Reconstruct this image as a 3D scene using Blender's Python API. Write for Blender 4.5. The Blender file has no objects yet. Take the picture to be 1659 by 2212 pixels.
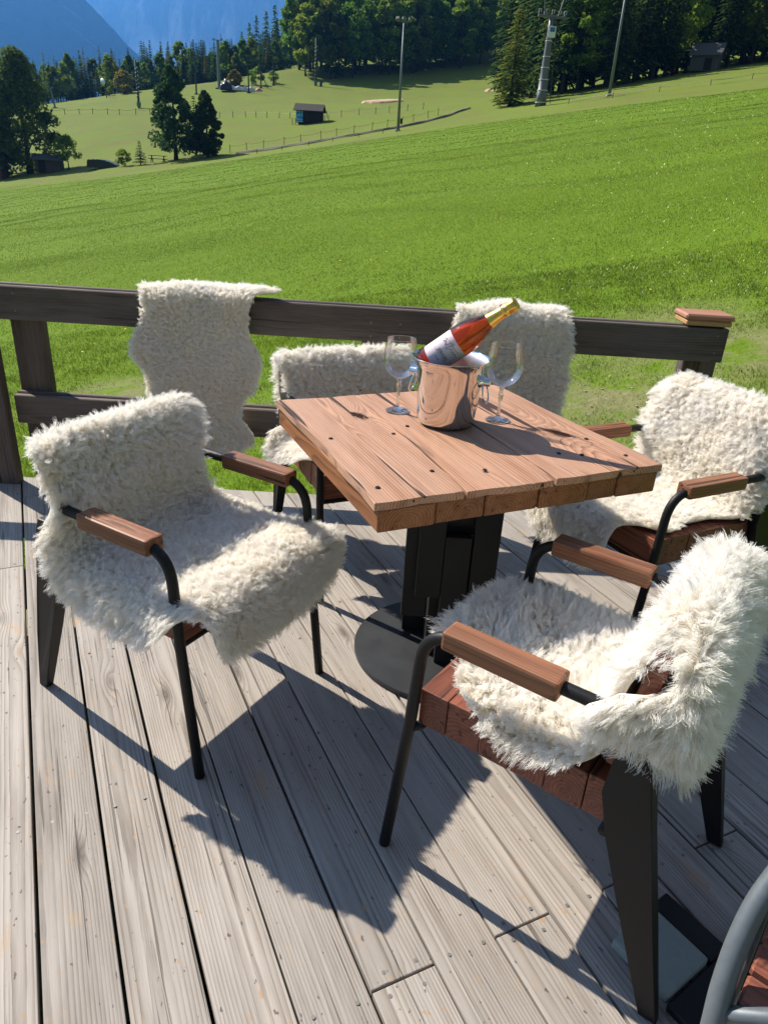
import bpy, bmesh, math, random
import numpy as np
from mathutils import Vector, Matrix

random.seed(7)
S = bpy.context.scene
COL = S.collection
R = math.radians

# ------------------------------------------------------------------ camera, sky, sun, exposure
cam = bpy.data.cameras.new('camera')
camo = bpy.data.objects.new('camera', cam)
COL.objects.link(camo)
S.camera = camo
PITCH, ROLL, CAMH = R(25.6), R(3.5), 1.37
fw = Vector((0, math.cos(PITCH), -math.sin(PITCH)))
rt = Vector((1, 0, 0))
up = rt.cross(fw)
cr, sr = math.cos(ROLL), math.sin(ROLL)
crt = rt * cr + up * sr
cup = -rt * sr + up * cr
m = Matrix((crt, cup, -fw)).transposed().to_4x4()
m.translation = (0, 0, CAMH)
camo.matrix_world = m
cam.sensor_fit = 'VERTICAL'
cam.sensor_height = 24.0
cam.lens = 24.0 * 1547.0 / 2212.0
cam.clip_start = 0.05
cam.clip_end = 16000

SUN_EL, SHADOW_AZ = 42.0, 126.5
world = bpy.data.worlds.new('World')
S.world = world
world.use_nodes = True
wt = world.node_tree
for n_ in list(wt.nodes):
    wt.nodes.remove(n_)
sky = wt.nodes.new('ShaderNodeTexSky')
sky.sky_type = 'NISHITA'
sky.sun_disc = False
sky.sun_elevation = R(SUN_EL)
sky.sun_rotation = R(SHADOW_AZ + 180)
sky.altitude = 800
bg = wt.nodes.new('ShaderNodeBackground')
bg.inputs['Strength'].default_value = 0.05
wo = wt.nodes.new('ShaderNodeOutputWorld')
hs = wt.nodes.new('ShaderNodeHueSaturation')
hs.inputs['Saturation'].default_value = 0.4
wt.links.new(sky.outputs[0], hs.inputs['Color'])
wt.links.new(hs.outputs[0], bg.inputs[0])
wt.links.new(bg.outputs[0], wo.inputs[0])

sl = bpy.data.lights.new('sun', 'SUN')
sl.energy = 5.0
sl.angle = R(0.5)
sl.color = (1.0, 0.91, 0.78)
so = bpy.data.objects.new('sun', sl)
COL.objects.link(so)
sd = Vector((math.sin(R(SHADOW_AZ)) * math.cos(R(SUN_EL)), math.cos(R(SHADOW_AZ)) * math.cos(R(SUN_EL)), -math.sin(R(SUN_EL))))
so.rotation_euler = sd.to_track_quat('-Z', 'Y').to_euler()
so.location = (-6, 6, 9)

S.view_settings.view_transform = 'Standard'
S.view_settings.look = 'None'
S.view_settings.exposure = 1.02
S.view_settings.gamma = 1.0
S.view_settings.use_curve_mapping = False
S.render.engine = 'CYCLES'
cy = S.cycles
cy.use_denoising = True
cy.max_bounces = 20
cy.diffuse_bounces = 16
cy.glossy_bounces = 5
cy.transmission_bounces = 8
cy.transparent_max_bounces = 24
cy.volume_bounces = 0
cy.sample_clamp_indirect = 6.0
cy.caustics_reflective = False
cy.caustics_refractive = False

# ------------------------------------------------------------------ helpers
def tag(o, label=None, cat=None, group=None, kind=None):
    if label: o['label'] = label
    if cat: o['category'] = cat
    if group: o['group'] = group
    if kind: o['kind'] = kind
    return o

def empty(name, loc=(0, 0, 0), rz=0.0):
    o = bpy.data.objects.new(name, None)
    o.empty_display_size = 0.1
    o.location = loc
    o.rotation_euler = (0, 0, rz)
    COL.objects.link(o)
    return o

def link(name, me, parent=None, mat=None, loc=None, rot=None):
    o = bpy.data.objects.new(name, me)
    COL.objects.link(o)
    if mat is not None and not me.materials:
        me.materials.append(mat)
    if parent is not None:
        o.parent = parent
    if loc is not None: o.location = loc
    if rot is not None: o.rotation_euler = rot
    return o

def bmobj(name, bm, mat=None, parent=None, smooth=False, loc=None, rot=None):
    me = bpy.data.meshes.new(name)
    bmesh.ops.recalc_face_normals(bm, faces=bm.faces)
    bm.to_mesh(me)
    bm.free()
    if smooth:
        me.polygons.foreach_set('use_smooth', [True] * len(me.polygons))
    return link(name, me, parent, mat, loc, rot)

def npmesh(name, verts, faces, nper):
    """fast mesh from numpy arrays; faces: (n, nper) index array"""
    me = bpy.data.meshes.new(name)
    verts = np.asarray(verts, dtype=np.float32).reshape(-1, 3)
    faces = np.asarray(faces, dtype=np.int32).reshape(-1, nper)
    me.vertices.add(len(verts))
    me.vertices.foreach_set('co', verts.ravel())
    me.loops.add(faces.size)
    me.loops.foreach_set('vertex_index', faces.ravel())
    me.polygons.add(len(faces))
    me.polygons.foreach_set('loop_start', np.arange(0, faces.size, nper, dtype=np.int32))
    me.update(calc_edges=True)
    return me

def smooth_me(me):
    me.polygons.foreach_set('use_smooth', np.ones(len(me.polygons), dtype=bool))

def box(bm, a, b, bevel=0.0, M=None, seg=1):
    """box between corners a and b"""
    a = Vector(a); b = Vector(b)
    r = bmesh.ops.create_cube(bm, size=1.0)
    vs = r['verts']
    for v in vs:
        v.co = Vector(((a.x + b.x) / 2 + v.co.x * (b.x - a.x), (a.y + b.y) / 2 + v.co.y * (b.y - a.y), (a.z + b.z) / 2 + v.co.z * (b.z - a.z)))
    if bevel > 0:
        es = list({e for v in vs for e in v.link_edges})
        rr = bmesh.ops.bevel(bm, geom=es, offset=bevel, segments=seg, profile=0.6, affect='EDGES')
        vs = list({v for f in rr['faces'] for v in f.verts} | {v for v in vs if v.is_valid})
    if M is not None:
        for v in vs: v.co = M @ v.co
    return vs

def fillet(pts, radii, n=7):
    out = [Vector(pts[0])]
    for i in range(1, len(pts) - 1):
        p0, p1, p2 = Vector(pts[i - 1]), Vector(pts[i]), Vector(pts[i + 1])
        r = radii[i - 1] if isinstance(radii, (list, tuple)) else radii
        if r <= 0:
            out.append(p1); continue
        d0 = (p0 - p1).normalized(); d1 = (p2 - p1).normalized()
        ang = d0.angle(d1)
        t = min(r / math.tan(ang / 2), (p0 - p1).length * .49, (p2 - p1).length * .49)
        a, b = p1 + d0 * t, p1 + d1 * t
        for k in range(n + 1):
            s = k / n
            out.append((1 - s) ** 2 * a + 2 * s * (1 - s) * p1 + s * s * b)
    out.append(Vector(pts[-1]))
    return out

def tube(bm, pts, r, seg=10, caps=True):
    pts = [Vector(p) for p in pts]
    n = len(pts)
    rad = r if isinstance(r, (list, tuple)) else [r] * n
    t0 = (pts[1] - pts[0]).normalized()
    ref = Vector((0, 0, 1)) if abs(t0.z) < .9 else Vector((1, 0, 0))
    u = t0.cross(ref).normalized()
    rings = []
    for i, p in enumerate(pts):
        if i == 0: t = pts[1] - pts[0]
        elif i == n - 1: t = pts[-1] - pts[-2]
        else: t = (pts[i + 1] - p).normalized() + (p - pts[i - 1]).normalized()
        t.normalize()
        u = (u - t * u.dot(t)).normalized()
        v = t.cross(u)
        rings.append([bm.verts.new(p + (u * math.cos(2 * math.pi * k / seg) + v * math.sin(2 * math.pi * k / seg)) * rad[i]) for k in range(seg)])
    for i in range(n - 1):
        for k in range(seg):
            bm.faces.new((rings[i][k], rings[i][(k + 1) % seg], rings[i + 1][(k + 1) % seg], rings[i + 1][k]))
    if caps:
        bm.faces.new(rings[0][::-1]); bm.faces.new(rings[-1])
    return rings

def lathe(bm, prof, seg=48, close=False):
    rings = []
    for r, z in prof:
        if r < 1e-6:
            rings.append([bm.verts.new((0, 0, z))])
        else:
            rings.append([bm.verts.new((r * math.cos(2 * math.pi * k / seg), r * math.sin(2 * math.pi * k / seg), z)) for k in range(seg)])
    for a, b in zip(rings, rings[1:]):
        for k in range(seg):
            k2 = (k + 1) % seg
            if len(a) == 1 and len(b) == 1: continue
            if len(a) == 1: bm.faces.new((a[0], b[k], b[k2]))
            elif len(b) == 1: bm.faces.new((a[k], b[0], a[k2]))
            else: bm.faces.new((a[k], b[k], b[k2], a[k2]))

def prism(bm, poly, z0, z1, bevel=0.0):
    lo = [bm.verts.new((x, y, z0)) for x, y in poly]
    hi = [bm.verts.new((x, y, z1)) for x, y in poly]
    n = len(poly)
    f1 = bm.faces.new(lo[::-1]); f2 = bm.faces.new(hi)
    for i in range(n):
        bm.faces.new((lo[i], lo[(i + 1) % n], hi[(i + 1) % n], hi[i]))
    if bevel > 0:
        bmesh.ops.bevel(bm, geom=list(f2.edges), offset=bevel, segments=2, profile=.5, affect='EDGES')

def interp(x, xs, ys):
    return np.interp(x, xs, ys)

def smoothcurve(ts, pts, t):
    """Catmull-Rom through pts at params ts, evaluated at array t"""
    ts = np.asarray(ts, float); pts = np.asarray(pts, float)
    if pts.ndim == 1: pts = pts[:, None]
    tan = np.gradient(pts, ts, axis=0)
    i = np.clip(np.searchsorted(ts, t, side='right') - 1, 0, len(ts) - 2)
    h = (ts[i + 1] - ts[i])[:, None]
    s = ((t - ts[i])[:, None]) / h
    a = 2 * s**3 - 3 * s**2 + 1; b = s**3 - 2 * s**2 + s; c = -2 * s**3 + 3 * s**2; d = s**3 - s**2
    return a * pts[i] + b * h * tan[i] + c * pts[i + 1] + d * h * tan[i + 1]

# ------------------------------------------------------------------ materials
class NT:
    def __init__(self, name):
        self.m = bpy.data.materials.new(name)
        self.m.use_nodes = True
        self.t = self.m.node_tree
        for n in list(self.t.nodes): self.t.nodes.remove(n)
        self.out = self.t.nodes.new('ShaderNodeOutputMaterial')
    def n(self, typ, **kw):
        nd = self.t.nodes.new('ShaderNode' + typ)
        for k, v in kw.items():
            if k in nd.bl_rna.properties.keys() and k not in ('inputs',):
                setattr(nd, k, v)
        return nd
    def set(self, nd, sock, v):
        s = nd.inputs[sock]
        if hasattr(v, 'is_output') or isinstance(v, bpy.types.NodeSocket):
            self.t.links.new(v, s)
        else:
            s.default_value = v
    def math(self, op, a, b=0.0, c=None, clamp=False):
        nd = self.t.nodes.new('ShaderNodeMath'); nd.operation = op; nd.use_clamp = clamp
        self.set(nd, 0, a); self.set(nd, 1, b)
        if c is not None: self.set(nd, 2, c)
        return nd.outputs[0]
    def vmath(self, op, a, b=(0, 0, 0), scale=None):
        nd = self.t.nodes.new('ShaderNodeVectorMath'); nd.operation = op
        self.set(nd, 0, a); self.set(nd, 1, b)
        if scale is not None: self.set(nd, 'Scale', scale)
        return nd.outputs['Value'] if op in ('LENGTH', 'DOT_PRODUCT', 'DISTANCE') else nd.outputs[0]
    def noise(self, vec, scale, detail=3.0, rough=.55, dist=0.0):
        nd = self.t.nodes.new('ShaderNodeTexNoise')
        self.set(nd, 'Vector', vec); nd.inputs['Scale'].default_value = scale
        nd.inputs['Detail'].default_value = detail; nd.inputs['Roughness'].default_value = rough
        nd.inputs['Distortion'].default_value = dist
        return nd.outputs['Fac']
    def ramp(self, fac, stops):
        nd = self.t.nodes.new('ShaderNodeValToRGB')
        el = nd.color_ramp.elements
        while len(el) < len(stops): el.new(.5)
        for e, (p, c) in zip(el, stops):
            e.position = p
            e.color = (c[0], c[1], c[2], 1) if isinstance(c, (tuple, list)) else (c, c, c, 1)
        self.set(nd, 'Fac', fac)
        return nd.outputs[0]
    def mix(self, fac, a, b, mode='MIX'):
        nd = self.t.nodes.new('ShaderNodeMix'); nd.data_type = 'RGBA'; nd.blend_type = mode
        self.set(nd, 0, fac)
        for s, v in ((6, a), (7, b)):
            if isinstance(v, bpy.types.NodeSocket): self.t.links.new(v, nd.inputs[s])
            else: nd.inputs[s].default_value = (v[0], v[1], v[2], 1)
        return nd.outputs[2]
    def map(self, vec, loc=(0, 0, 0), rot=(0, 0, 0), scale=(1, 1, 1)):
        nd = self.t.nodes.new('ShaderNodeMapping')
        self.set(nd, 'Vector', vec)
        nd.inputs['Location'].default_value = loc; nd.inputs['Rotation'].default_value = rot; nd.inputs['Scale'].default_value = scale
        return nd.outputs[0]
    def bsdf(self, color, rough=.6, metal=0.0, spec=.4, normal=None, **kw):
        nd = self.t.nodes.new('ShaderNodeBsdfPrincipled')
        self.set(nd, 'Base Color', color if isinstance(color, bpy.types.NodeSocket) else (*color[:3], 1))
        self.set(nd, 'Roughness', rough); self.set(nd, 'Metallic', metal); self.set(nd, 'Specular IOR Level', spec)
        if normal is not None: self.set(nd, 'Normal', normal)
        for k, v in kw.items(): self.set(nd, k.replace('_', ' '), v)
        return nd.outputs[0]
    def bump(self, h, strength=.3, dist=.002):
        nd = self.t.nodes.new('ShaderNodeBump')
        self.set(nd, 'Height', h); nd.inputs['Strength'].default_value = strength; nd.inputs['Distance'].default_value = dist
        return nd.outputs[0]
    def done(self, shader):
        self.t.links.new(shader, self.out.inputs['Surface'])
        return self.m
    @property
    def objco(self): return self.t.nodes.new('ShaderNodeTexCoord').outputs['Object']
    @property
    def pos(self): return self.t.nodes.new('ShaderNodeNewGeometry').outputs['Position']
    @property
    def rnd(self): return self.t.nodes.new('ShaderNodeObjectInfo').outputs['Random']
    @property
    def island(self): return self.t.nodes.new('ShaderNodeNewGeometry').outputs['Random Per Island']

def wood(name, light, dark, weather=None, wamt=0.0, ring=.008, contrast=1.0, rough=.75, knots=True, crack=.35, cks=95, ckt=.66,
         bump=.5, off=(.08, .05), stain=None, spec=.25, warp=.05, wx=1.6, kamp=.035, kpos=(), fleck=None):
    """solid wood: growth rings around a pith running along local X, so faces show flat-sawn arches and ends show rings"""
    k = NT(name)
    co = k.objco
    rnd = k.rnd
    r2 = k.math('FRACT', k.math('MULTIPLY', rnd, 17.31))
    r3 = k.math('FRACT', k.math('MULTIPLY', rnd, 91.7))
    cmb = k.t.nodes.new('ShaderNodeCombineXYZ')
    k.set(cmb, 0, k.math('MULTIPLY', rnd, 41.0))
    k.set(cmb, 1, k.math('MULTIPLY', k.math('SUBTRACT', r2, .5), off[0]))
    k.set(cmb, 2, k.math('MULTIPLY_ADD', r3, off[1], off[1] * .25))
    p = k.vmath('ADD', co, cmb.outputs[0])
    nz = k.noise(k.map(p, scale=(wx, 7, 7)), 1.0, 2.0)
    nz2 = k.noise(k.map(p, loc=(5, 3, 1), scale=(wx * .8, 6, 6)), 1.0, 2.0)
    sep = k.t.nodes.new('ShaderNodeSeparateXYZ'); k.set(sep, 0, p)
    yy = k.math('ADD', sep.outputs[1], k.math('MULTIPLY', k.math('SUBTRACT', nz, .5), warp))
    zz = k.math('ADD', sep.outputs[2], k.math('MULTIPLY', k.math('SUBTRACT', nz2, .5), warp))
    rad = k.math('SQRT', k.math('ADD', k.math('MULTIPLY', yy, yy), k.math('MULTIPLY', zz, zz)))
    kn = None
    if knots:
        vo = k.t.nodes.new('ShaderNodeTexVoronoi'); vo.feature = 'F1'
        k.set(vo, 'Vector', k.map(p, scale=(2.3, 8.5, 3.0))); vo.inputs['Scale'].default_value = 1.0
        kd = vo.outputs['Distance']
        kn = k.math('SUBTRACT', 1.0, k.math('MULTIPLY', kd, 6.5), clamp=True)       # knot core
        kinf = k.math('SUBTRACT', 1.0, k.math('MULTIPLY', kd, 3.2), clamp=True)     # grain swerves round it
        rad = k.math('ADD', rad, k.math('MULTIPLY', k.math('MULTIPLY', kinf, kinf), kamp))
    kx = None
    for (ka, kb, ks) in kpos:
        q = k.vmath('MULTIPLY', k.vmath('SUBTRACT', co, (ka, kb, 0)), (.55 / ks, 1.25 / ks, 0))
        dd = k.math('ADD', k.vmath('LENGTH', q), k.math('MULTIPLY', k.math('SUBTRACT', k.noise(co, 55, 3.0), .5), .016))
        inf = k.math('SUBTRACT', 1.0, k.math('MULTIPLY', dd, 9.0), clamp=True)
        rad = k.math('ADD', rad, k.math('MULTIPLY', k.math('MULTIPLY', inf, inf), .05))
        cr_ = k.ramp(dd, [(.008, 1), (.024, 0)])
        kx = cr_ if kx is None else k.math('MAXIMUM', kx, cr_)
    fine = k.noise(k.map(p, scale=(9, 260, 260)), 1.0, 3.0, .6)
    rr = k.math('MULTIPLY', k.math('ADD', rad, k.math('MULTIPLY', fine, ring * .35)), 1.0 / ring)
    fr = k.math('FRACT', rr)
    band = k.math('POWER', fr, 2.2)
    band = k.math('MULTIPLY', band, k.ramp(fr, [(0, 1), (.9, 1), (1, 0)]))
    col = k.ramp(k.math('MULTIPLY', band, contrast, clamp=True), [(0, light), (1, dark)])
    med = k.noise(k.map(p, loc=(2, 8, 3), scale=(3.0, 55, 55)), 1.0, 4.0, .6)
    col = k.mix(k.ramp(med, [(.38, 0.0), (.72, .55)]), col, dark)
    # large tone variation along the board and per piece
    big = k.noise(k.map(p, loc=(9, 1, 4), scale=(1.1, 5, 5)), 1.0, 3.0)
    val = k.math('ADD', k.math('MULTIPLY', big, .55), k.math('MULTIPLY_ADD', rnd, .28, .58))
    hsv = k.t.nodes.new('ShaderNodeHueSaturation'); k.set(hsv, 'Color', col); k.set(hsv, 'Value', val)
    col = hsv.outputs[0]
    if weather is not None:
        wn = k.noise(k.map(p, loc=(1, 2, 7), scale=(2.2, 16, 16)), 1.0, 5.0, .65)
        col = k.mix(k.math('MULTIPLY', k.ramp(wn, [(.35, 0), (.65, 1)]), wamt), col, weather)
    if stain is not None:
        sn = k.noise(k.map(p, loc=(3, 3, 3), scale=(6, 14, 14)), 1.0, 5.0, .7)
        col = k.mix(k.ramp(sn, [(.60, 0), (.76, .75)]), col, stain)
    if fleck is not None:
        fk = k.noise(k.map(p, loc=(8, 8, 8), scale=(38, 60, 60)), 1.0, 2.0, .5)
        col = k.mix(k.ramp(fk, [(.70, 0), (.74, .7)]), col, fleck)
        fk2 = k.noise(k.map(p, loc=(18, 3, 8), scale=(45, 90, 90)), 1.0, 2.0, .5)
        col = k.mix(k.ramp(fk2, [(.70, 0), (.73, .75)]), col, (dark[0] * .5, dark[1] * .5, dark[2] * .5))
    if kx is not None:
        col = k.mix(kx, col, (dark[0] * .25, dark[1] * .22, dark[2] * .2))
    if kn is not None:
        col = k.mix(k.math('MULTIPLY', kn, .8), col, (dark[0] * .45, dark[1] * .4, dark[2] * .35))
    ck = k.noise(k.map(p, loc=(4, 4, 9), scale=(1.4, cks, cks)), 1.0, 2.0, .5)
    ckm = k.ramp(ck, [(ckt, 0), (ckt + .035, 1)])
    if crack > 0:
        col = k.mix(k.math('MULTIPLY', ckm, crack), col, (dark[0] * .25, dark[1] * .25, dark[2] * .25))
    h = k.math('SUBTRACT', k.math('SUBTRACT', k.math('MULTIPLY', fine, .5), k.math('MULTIPLY', band, .5)), k.math('MULTIPLY', ckm, 1.2 * (crack > 0)))
    return k.done(k.bsdf(col, rough, 0, spec, k.bump(h, bump, .0015)))

M = {}
M['deck'] = wood('weathered_deck_wood', (.385, .348, .308), (.125, .10, .08), weather=(.41, .38, .345), wamt=.55, ring=.0062,
                 contrast=.95, rough=.7, crack=.6, bump=.8, stain=(.42, .28, .16), fleck=(.40, .24, .12), off=(.16, .05), warp=.016, wx=.9, kamp=.022)
M['fence'] = wood('dark_stained_wood', (.118, .092, .077), (.045, .035, .030), weather=(.19, .165, .147), wamt=.5, ring=.009,
                  contrast=.8, rough=.75, crack=.5)
M['table'] = wood('reclaimed_table_wood', (.49, .27, .165), (.14, .06, .034), weather=(.55, .345, .24), wamt=.45, warp=.035, wx=1.1, cks=30, ckt=.63, ring=.0075,
                  contrast=.95, rough=.6, crack=.95, bump=.9, spec=.3, off=(.1, .05))
def knotty(name, kpos):
    return wood(name, (.49, .27, .165), (.14, .06, .034), weather=(.55, .345, .24), wamt=.45, warp=.035, wx=1.1, cks=30, ckt=.63, ring=.0075,
                contrast=1.0, rough=.6, crack=.95, bump=.9, spec=.3, off=(.1, .05), kpos=kpos)
M['tabledge'] = wood('table_block_wood', (.33, .135, .055), (.09, .034, .014), weather=(.40, .19, .09), wamt=.3, ring=.0075,
                     contrast=.9, rough=.6, crack=.6, bump=.9, knots=False, off=(.03, .02))
M['redwood'] = wood('red_brown_timber', (.27, .088, .052), (.055, .017, .012), weather=(.27, .10, .07), wamt=.35, cks=60, ckt=.63, ring=.0085,
                    contrast=.9, rough=.5, crack=.6, bump=.6, knots=False, off=(.05, .04), spec=.4)
M['arm'] = wood('varnished_arm_wood', (.27, .10, .045), (.055, .019, .011), weather=(.34, .19, .115), wamt=.4, ring=.006, cks=70, ckt=.62,
                contrast=1.0, rough=.5, crack=.75, bump=.7, knots=False, off=(.05, .04), spec=.3)
M['tan'] = wood('tan_cap_wood', (.52, .31, .14), (.36, .20, .09), ring=.007, contrast=.6, rough=.6, crack=.2, knots=False)
M['cap'] = wood('red_cap_wood', (.44, .22, .14), (.30, .14, .09), ring=.007, contrast=.6, rough=.5, crack=.2, knots=False)
M['hutwood'] = wood('hut_wood', (.035, .026, .02), (.014, .011, .01), ring=.05, contrast=.7, rough=.9, crack=.2, knots=False)

def simple(name, col, rough=.5, metal=0.0, spec=.4, vary=.15, scale=30, bump=0.0):
    k = NT(name)
    nz = k.noise(k.objco, scale, 5.0, .65)
    c = k.mix(nz, tuple(x * (1 - vary) for x in col), tuple(min(1, x * (1 + vary)) for x in col))
    nrm = k.bump(nz, bump, .002) if bump else None
    ro = k.math('ADD', k.math('MULTIPLY', k.math('SUBTRACT', nz, .5), .25), rough, clamp=True)
    return k.done(k.bsdf(c, ro, metal, spec, nrm))

M['black'] = simple('black_powder_coat', (.009, .0095, .0105), .5, 0, .28, .25, 220, .15)
M['blackwood'] = simple('black_painted_wood', (.011, .0115, .012), .5, 0, .4, .3, 40, .2)
M['disc'] = simple('black_steel_plate', (.022, .025, .029), .5, 0, .5, .25, 14, .05)
M['galv'] = simple('grey_painted_tube', (.12, .14, .155), .5, .25, .5, .2, 60, .1)
M['concrete'] = simple('pale_concrete_slab', (.27, .31, .28), .85, 0, .2, .2, 60, .2)
M['steel'] = None
k = NT('polished_steel')
nz = k.noise(k.map(k.objco, scale=(20, 20, 6)), 3.0, 3.0)
M['steel'] = k.done(k.bsdf((.70, .67, .64), k.math('MULTIPLY_ADD', nz, .05, .045), 1.0, .5, k.bump(nz, .03, .001)))
M['lining'] = simple('brushed_steel_lining', (.62, .58, .55), .42, 1.0, .5, .08, 40)
M['chrome'] = simple('chrome', (.75, .76, .78), .08, 1.0, .5, .02, 10)
M['screw'] = simple('zinc_screw', (.20, .195, .185), .6, .5, .5, .1, 50)
M['nail'] = simple('iron_nail', (.035, .03, .028), .6, .6, .4, .3, 200)
M['hide'] = simple('sheepskin_hide', (.82, .77, .66), .9, 0, .1, .15, 40)
M['pole'] = simple('grey_green_pole', (.16, .20, .20), .55, .2, .4, .15, 3)
M['polew'] = simple('galvanised_tower', (.15, .155, .155), .5, .3, .4, .2, 3)
M['darkmetal'] = simple('dark_metal', (.03, .032, .035), .6, .2, .4, .2, 5)
M['tarpb'] = simple('black_tarpaulin', (.012, .012, .014), .35, 0, .5, .3, 3, .3)
M['tarpw'] = simple('white_tarpaulin', (.55, .57, .56), .6, 0, .3, .15, 3, .3)
M['tarpr'] = simple('pink_tarpaulin', (.55, .28, .24), .6, 0, .3, .15, 3)
M['roof'] = simple('dark_shingle_roof', (.035, .032, .03), .8, 0, .3, .4, 9, .4)
M['roofgrey'] = simple('old_grey_roof', (.10, .10, .10), .85, 0, .2, .4, 6, .4)
M['stone'] = simple('grey_stone_wall', (.10, .095, .085), .9, 0, .2, .35, 3, .4)
M['rope'] = simple('pale_fence_rope', (.60, .55, .42), .8, 0, .2, .15, 4)
M['postwood'] = simple('weathered_stake', (.14, .11, .08), .9, 0, .2, .3, 6)
M['sand'] = simple('sandy_soil', (.46, .33, .22), .95, 0, .1, .2, .7, .3)
M['path'] = simple('gravel_track', (.20, .185, .13), .95, 0, .1, .3, 2, .3)
M['white'] = simple('white_panel', (.7, .75, .75), .5, 0, .4, .1, 3)

k = NT('blue_banner')
nz = k.noise(k.map(k.objco, scale=(1.2, 1.2, 2.2)), 1.6, 3.0)
M['banner'] = k.done(k.bsdf(k.ramp(nz, [(.35, (.02, .16, .50)), (.52, (.05, .34, .75)), (.62, (.35, .6, .85)), (.72, (.03, .22, .6))]), .5))

# sheep wool: thin strands, soft diffuse with light passing through
def wool(name, tip, root):
    k = NT(name)
    hi = k.t.nodes.new('ShaderNodeHairInfo')
    c = k.mix(hi.outputs['Intercept'], root, tip)
    pn = k.noise(k.objco, 7.0, 3.0)
    c = k.mix(k.ramp(pn, [(.40, 0), (.70, .55)]), c, (tip[0] * .99, tip[1] * .965, tip[2] * .90))
    d = k.t.nodes.new('ShaderNodeBsdfDiffuse'); k.set(d, 'Color', c)
    tr = k.t.nodes.new('ShaderNodeBsdfTranslucent'); k.set(tr, 'Color', c)
    mx = k.t.nodes.new('ShaderNodeMixShader'); mx.inputs[0].default_value = .5
    k.t.links.new(d.outputs[0], mx.inputs[1]); k.t.links.new(tr.outputs[0], mx.inputs[2])
    gl = k.t.nodes.new('ShaderNodeBsdfGlossy'); gl.inputs['Roughness'].default_value = .45; gl.inputs['Color'].default_value = (1, .97, .92, 1)
    m2 = k.t.nodes.new('ShaderNodeMixShader'); m2.inputs[0].default_value = .05
    k.t.links.new(mx.outputs[0], m2.inputs[1]); k.t.links.new(gl.outputs[0], m2.inputs[2])
    return k.done(m2.outputs[0])
M['wool'] = wool('cream_wool', (.988, .974, .945), (.965, .935, .875))
M['woolw'] = wool('white_wool', (.99, .98, .955), (.965, .935, .88))

# glass
k = NT('thin_clear_glass')
lw = k.t.nodes.new('ShaderNodeFresnel'); lw.inputs['IOR'].default_value = 1.5
tr = k.t.nodes.new('ShaderNodeBsdfTransparent'); tr.inputs['Color'].default_value = (.965, .975, .97, 1)
gl = k.t.nodes.new('ShaderNodeBsdfGlossy'); gl.inputs['Roughness'].default_value = .02; gl.inputs['Color'].default_value = (.95, .93, .9, 1)
mx = k.t.nodes.new('ShaderNodeMixShader')
k.t.links.new(k.math('MULTIPLY_ADD', lw.outputs[0], .65, .012, clamp=True), mx.inputs[0])
k.t.links.new(tr.outputs[0], mx.inputs[1]); k.t.links.new(gl.outputs[0], mx.inputs[2])
M['thinglass'] = k.done(mx.outputs[0])
k = NT('solid_clear_glass')
g = k.t.nodes.new('ShaderNodeBsdfGlass'); g.inputs['IOR'].default_value = 1.48; g.inputs['Roughness'].default_value = .01
g.inputs['Color'].default_value = (.98, .99, .99, 1)
tr = k.t.nodes.new('ShaderNodeBsdfTransparent'); tr.inputs['Color'].default_value = (.94, .95, .94, 1)
mx = k.t.nodes.new('ShaderNodeMixShader'); mx.inputs[0].default_value = .35
k.t.links.new(g.outputs[0], mx.inputs[1]); k.t.links.new(tr.outputs[0], mx.inputs[2])
M['glass'] = k.done(mx.outputs[0])
k = NT('rose_wine_glass')
g = k.t.nodes.new('ShaderNodeBsdfGlass'); g.inputs['IOR'].default_value = 1.36; g.inputs['Roughness'].default_value = .02
g.inputs['Color'].default_value = (1.0, .38, .13, 1)
dd = k.t.nodes.new('ShaderNodeBsdfTranslucent'); dd.inputs['Color'].default_value = (1.0, .24, .07, 1)
mx = k.t.nodes.new('ShaderNodeMixShader'); mx.inputs[0].default_value = .22
k.t.links.new(g.outputs[0], mx.inputs[1]); k.t.links.new(dd.outputs[0], mx.inputs[2])
gl = k.t.nodes.new('ShaderNodeBsdfGlossy'); gl.inputs['Roughness'].default_value = .03
fr = k.t.nodes.new('ShaderNodeFresnel'); fr.inputs['IOR'].default_value = 1.5
m2 = k.t.nodes.new('ShaderNodeMixShader')
k.t.links.new(fr.outputs[0], m2.inputs[0]); k.t.links.new(mx.outputs[0], m2.inputs[1]); k.t.links.new(gl.outputs[0], m2.inputs[2])
M['rose'] = k.done(m2.outputs[0])
k = NT('gold_foil')
nz = k.noise(k.objco, 90, 4.0)
M['gold'] = k.done(k.bsdf((.80, .52, .14), k.math('MULTIPLY_ADD', nz, .2, .2), 1.0, .5, k.bump(nz, .25, .002)))
M['label'] = simple('pale_pink_label', (.80, .66, .74), .5, 0, .4, .04, 60)
M['ink'] = simple('dark_ink', (.05, .035, .07), .5, 0, .3, .05, 10)
M['red'] = simple('red_tab', (.55, .02, .03), .4, 0, .4, .05, 10)

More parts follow.
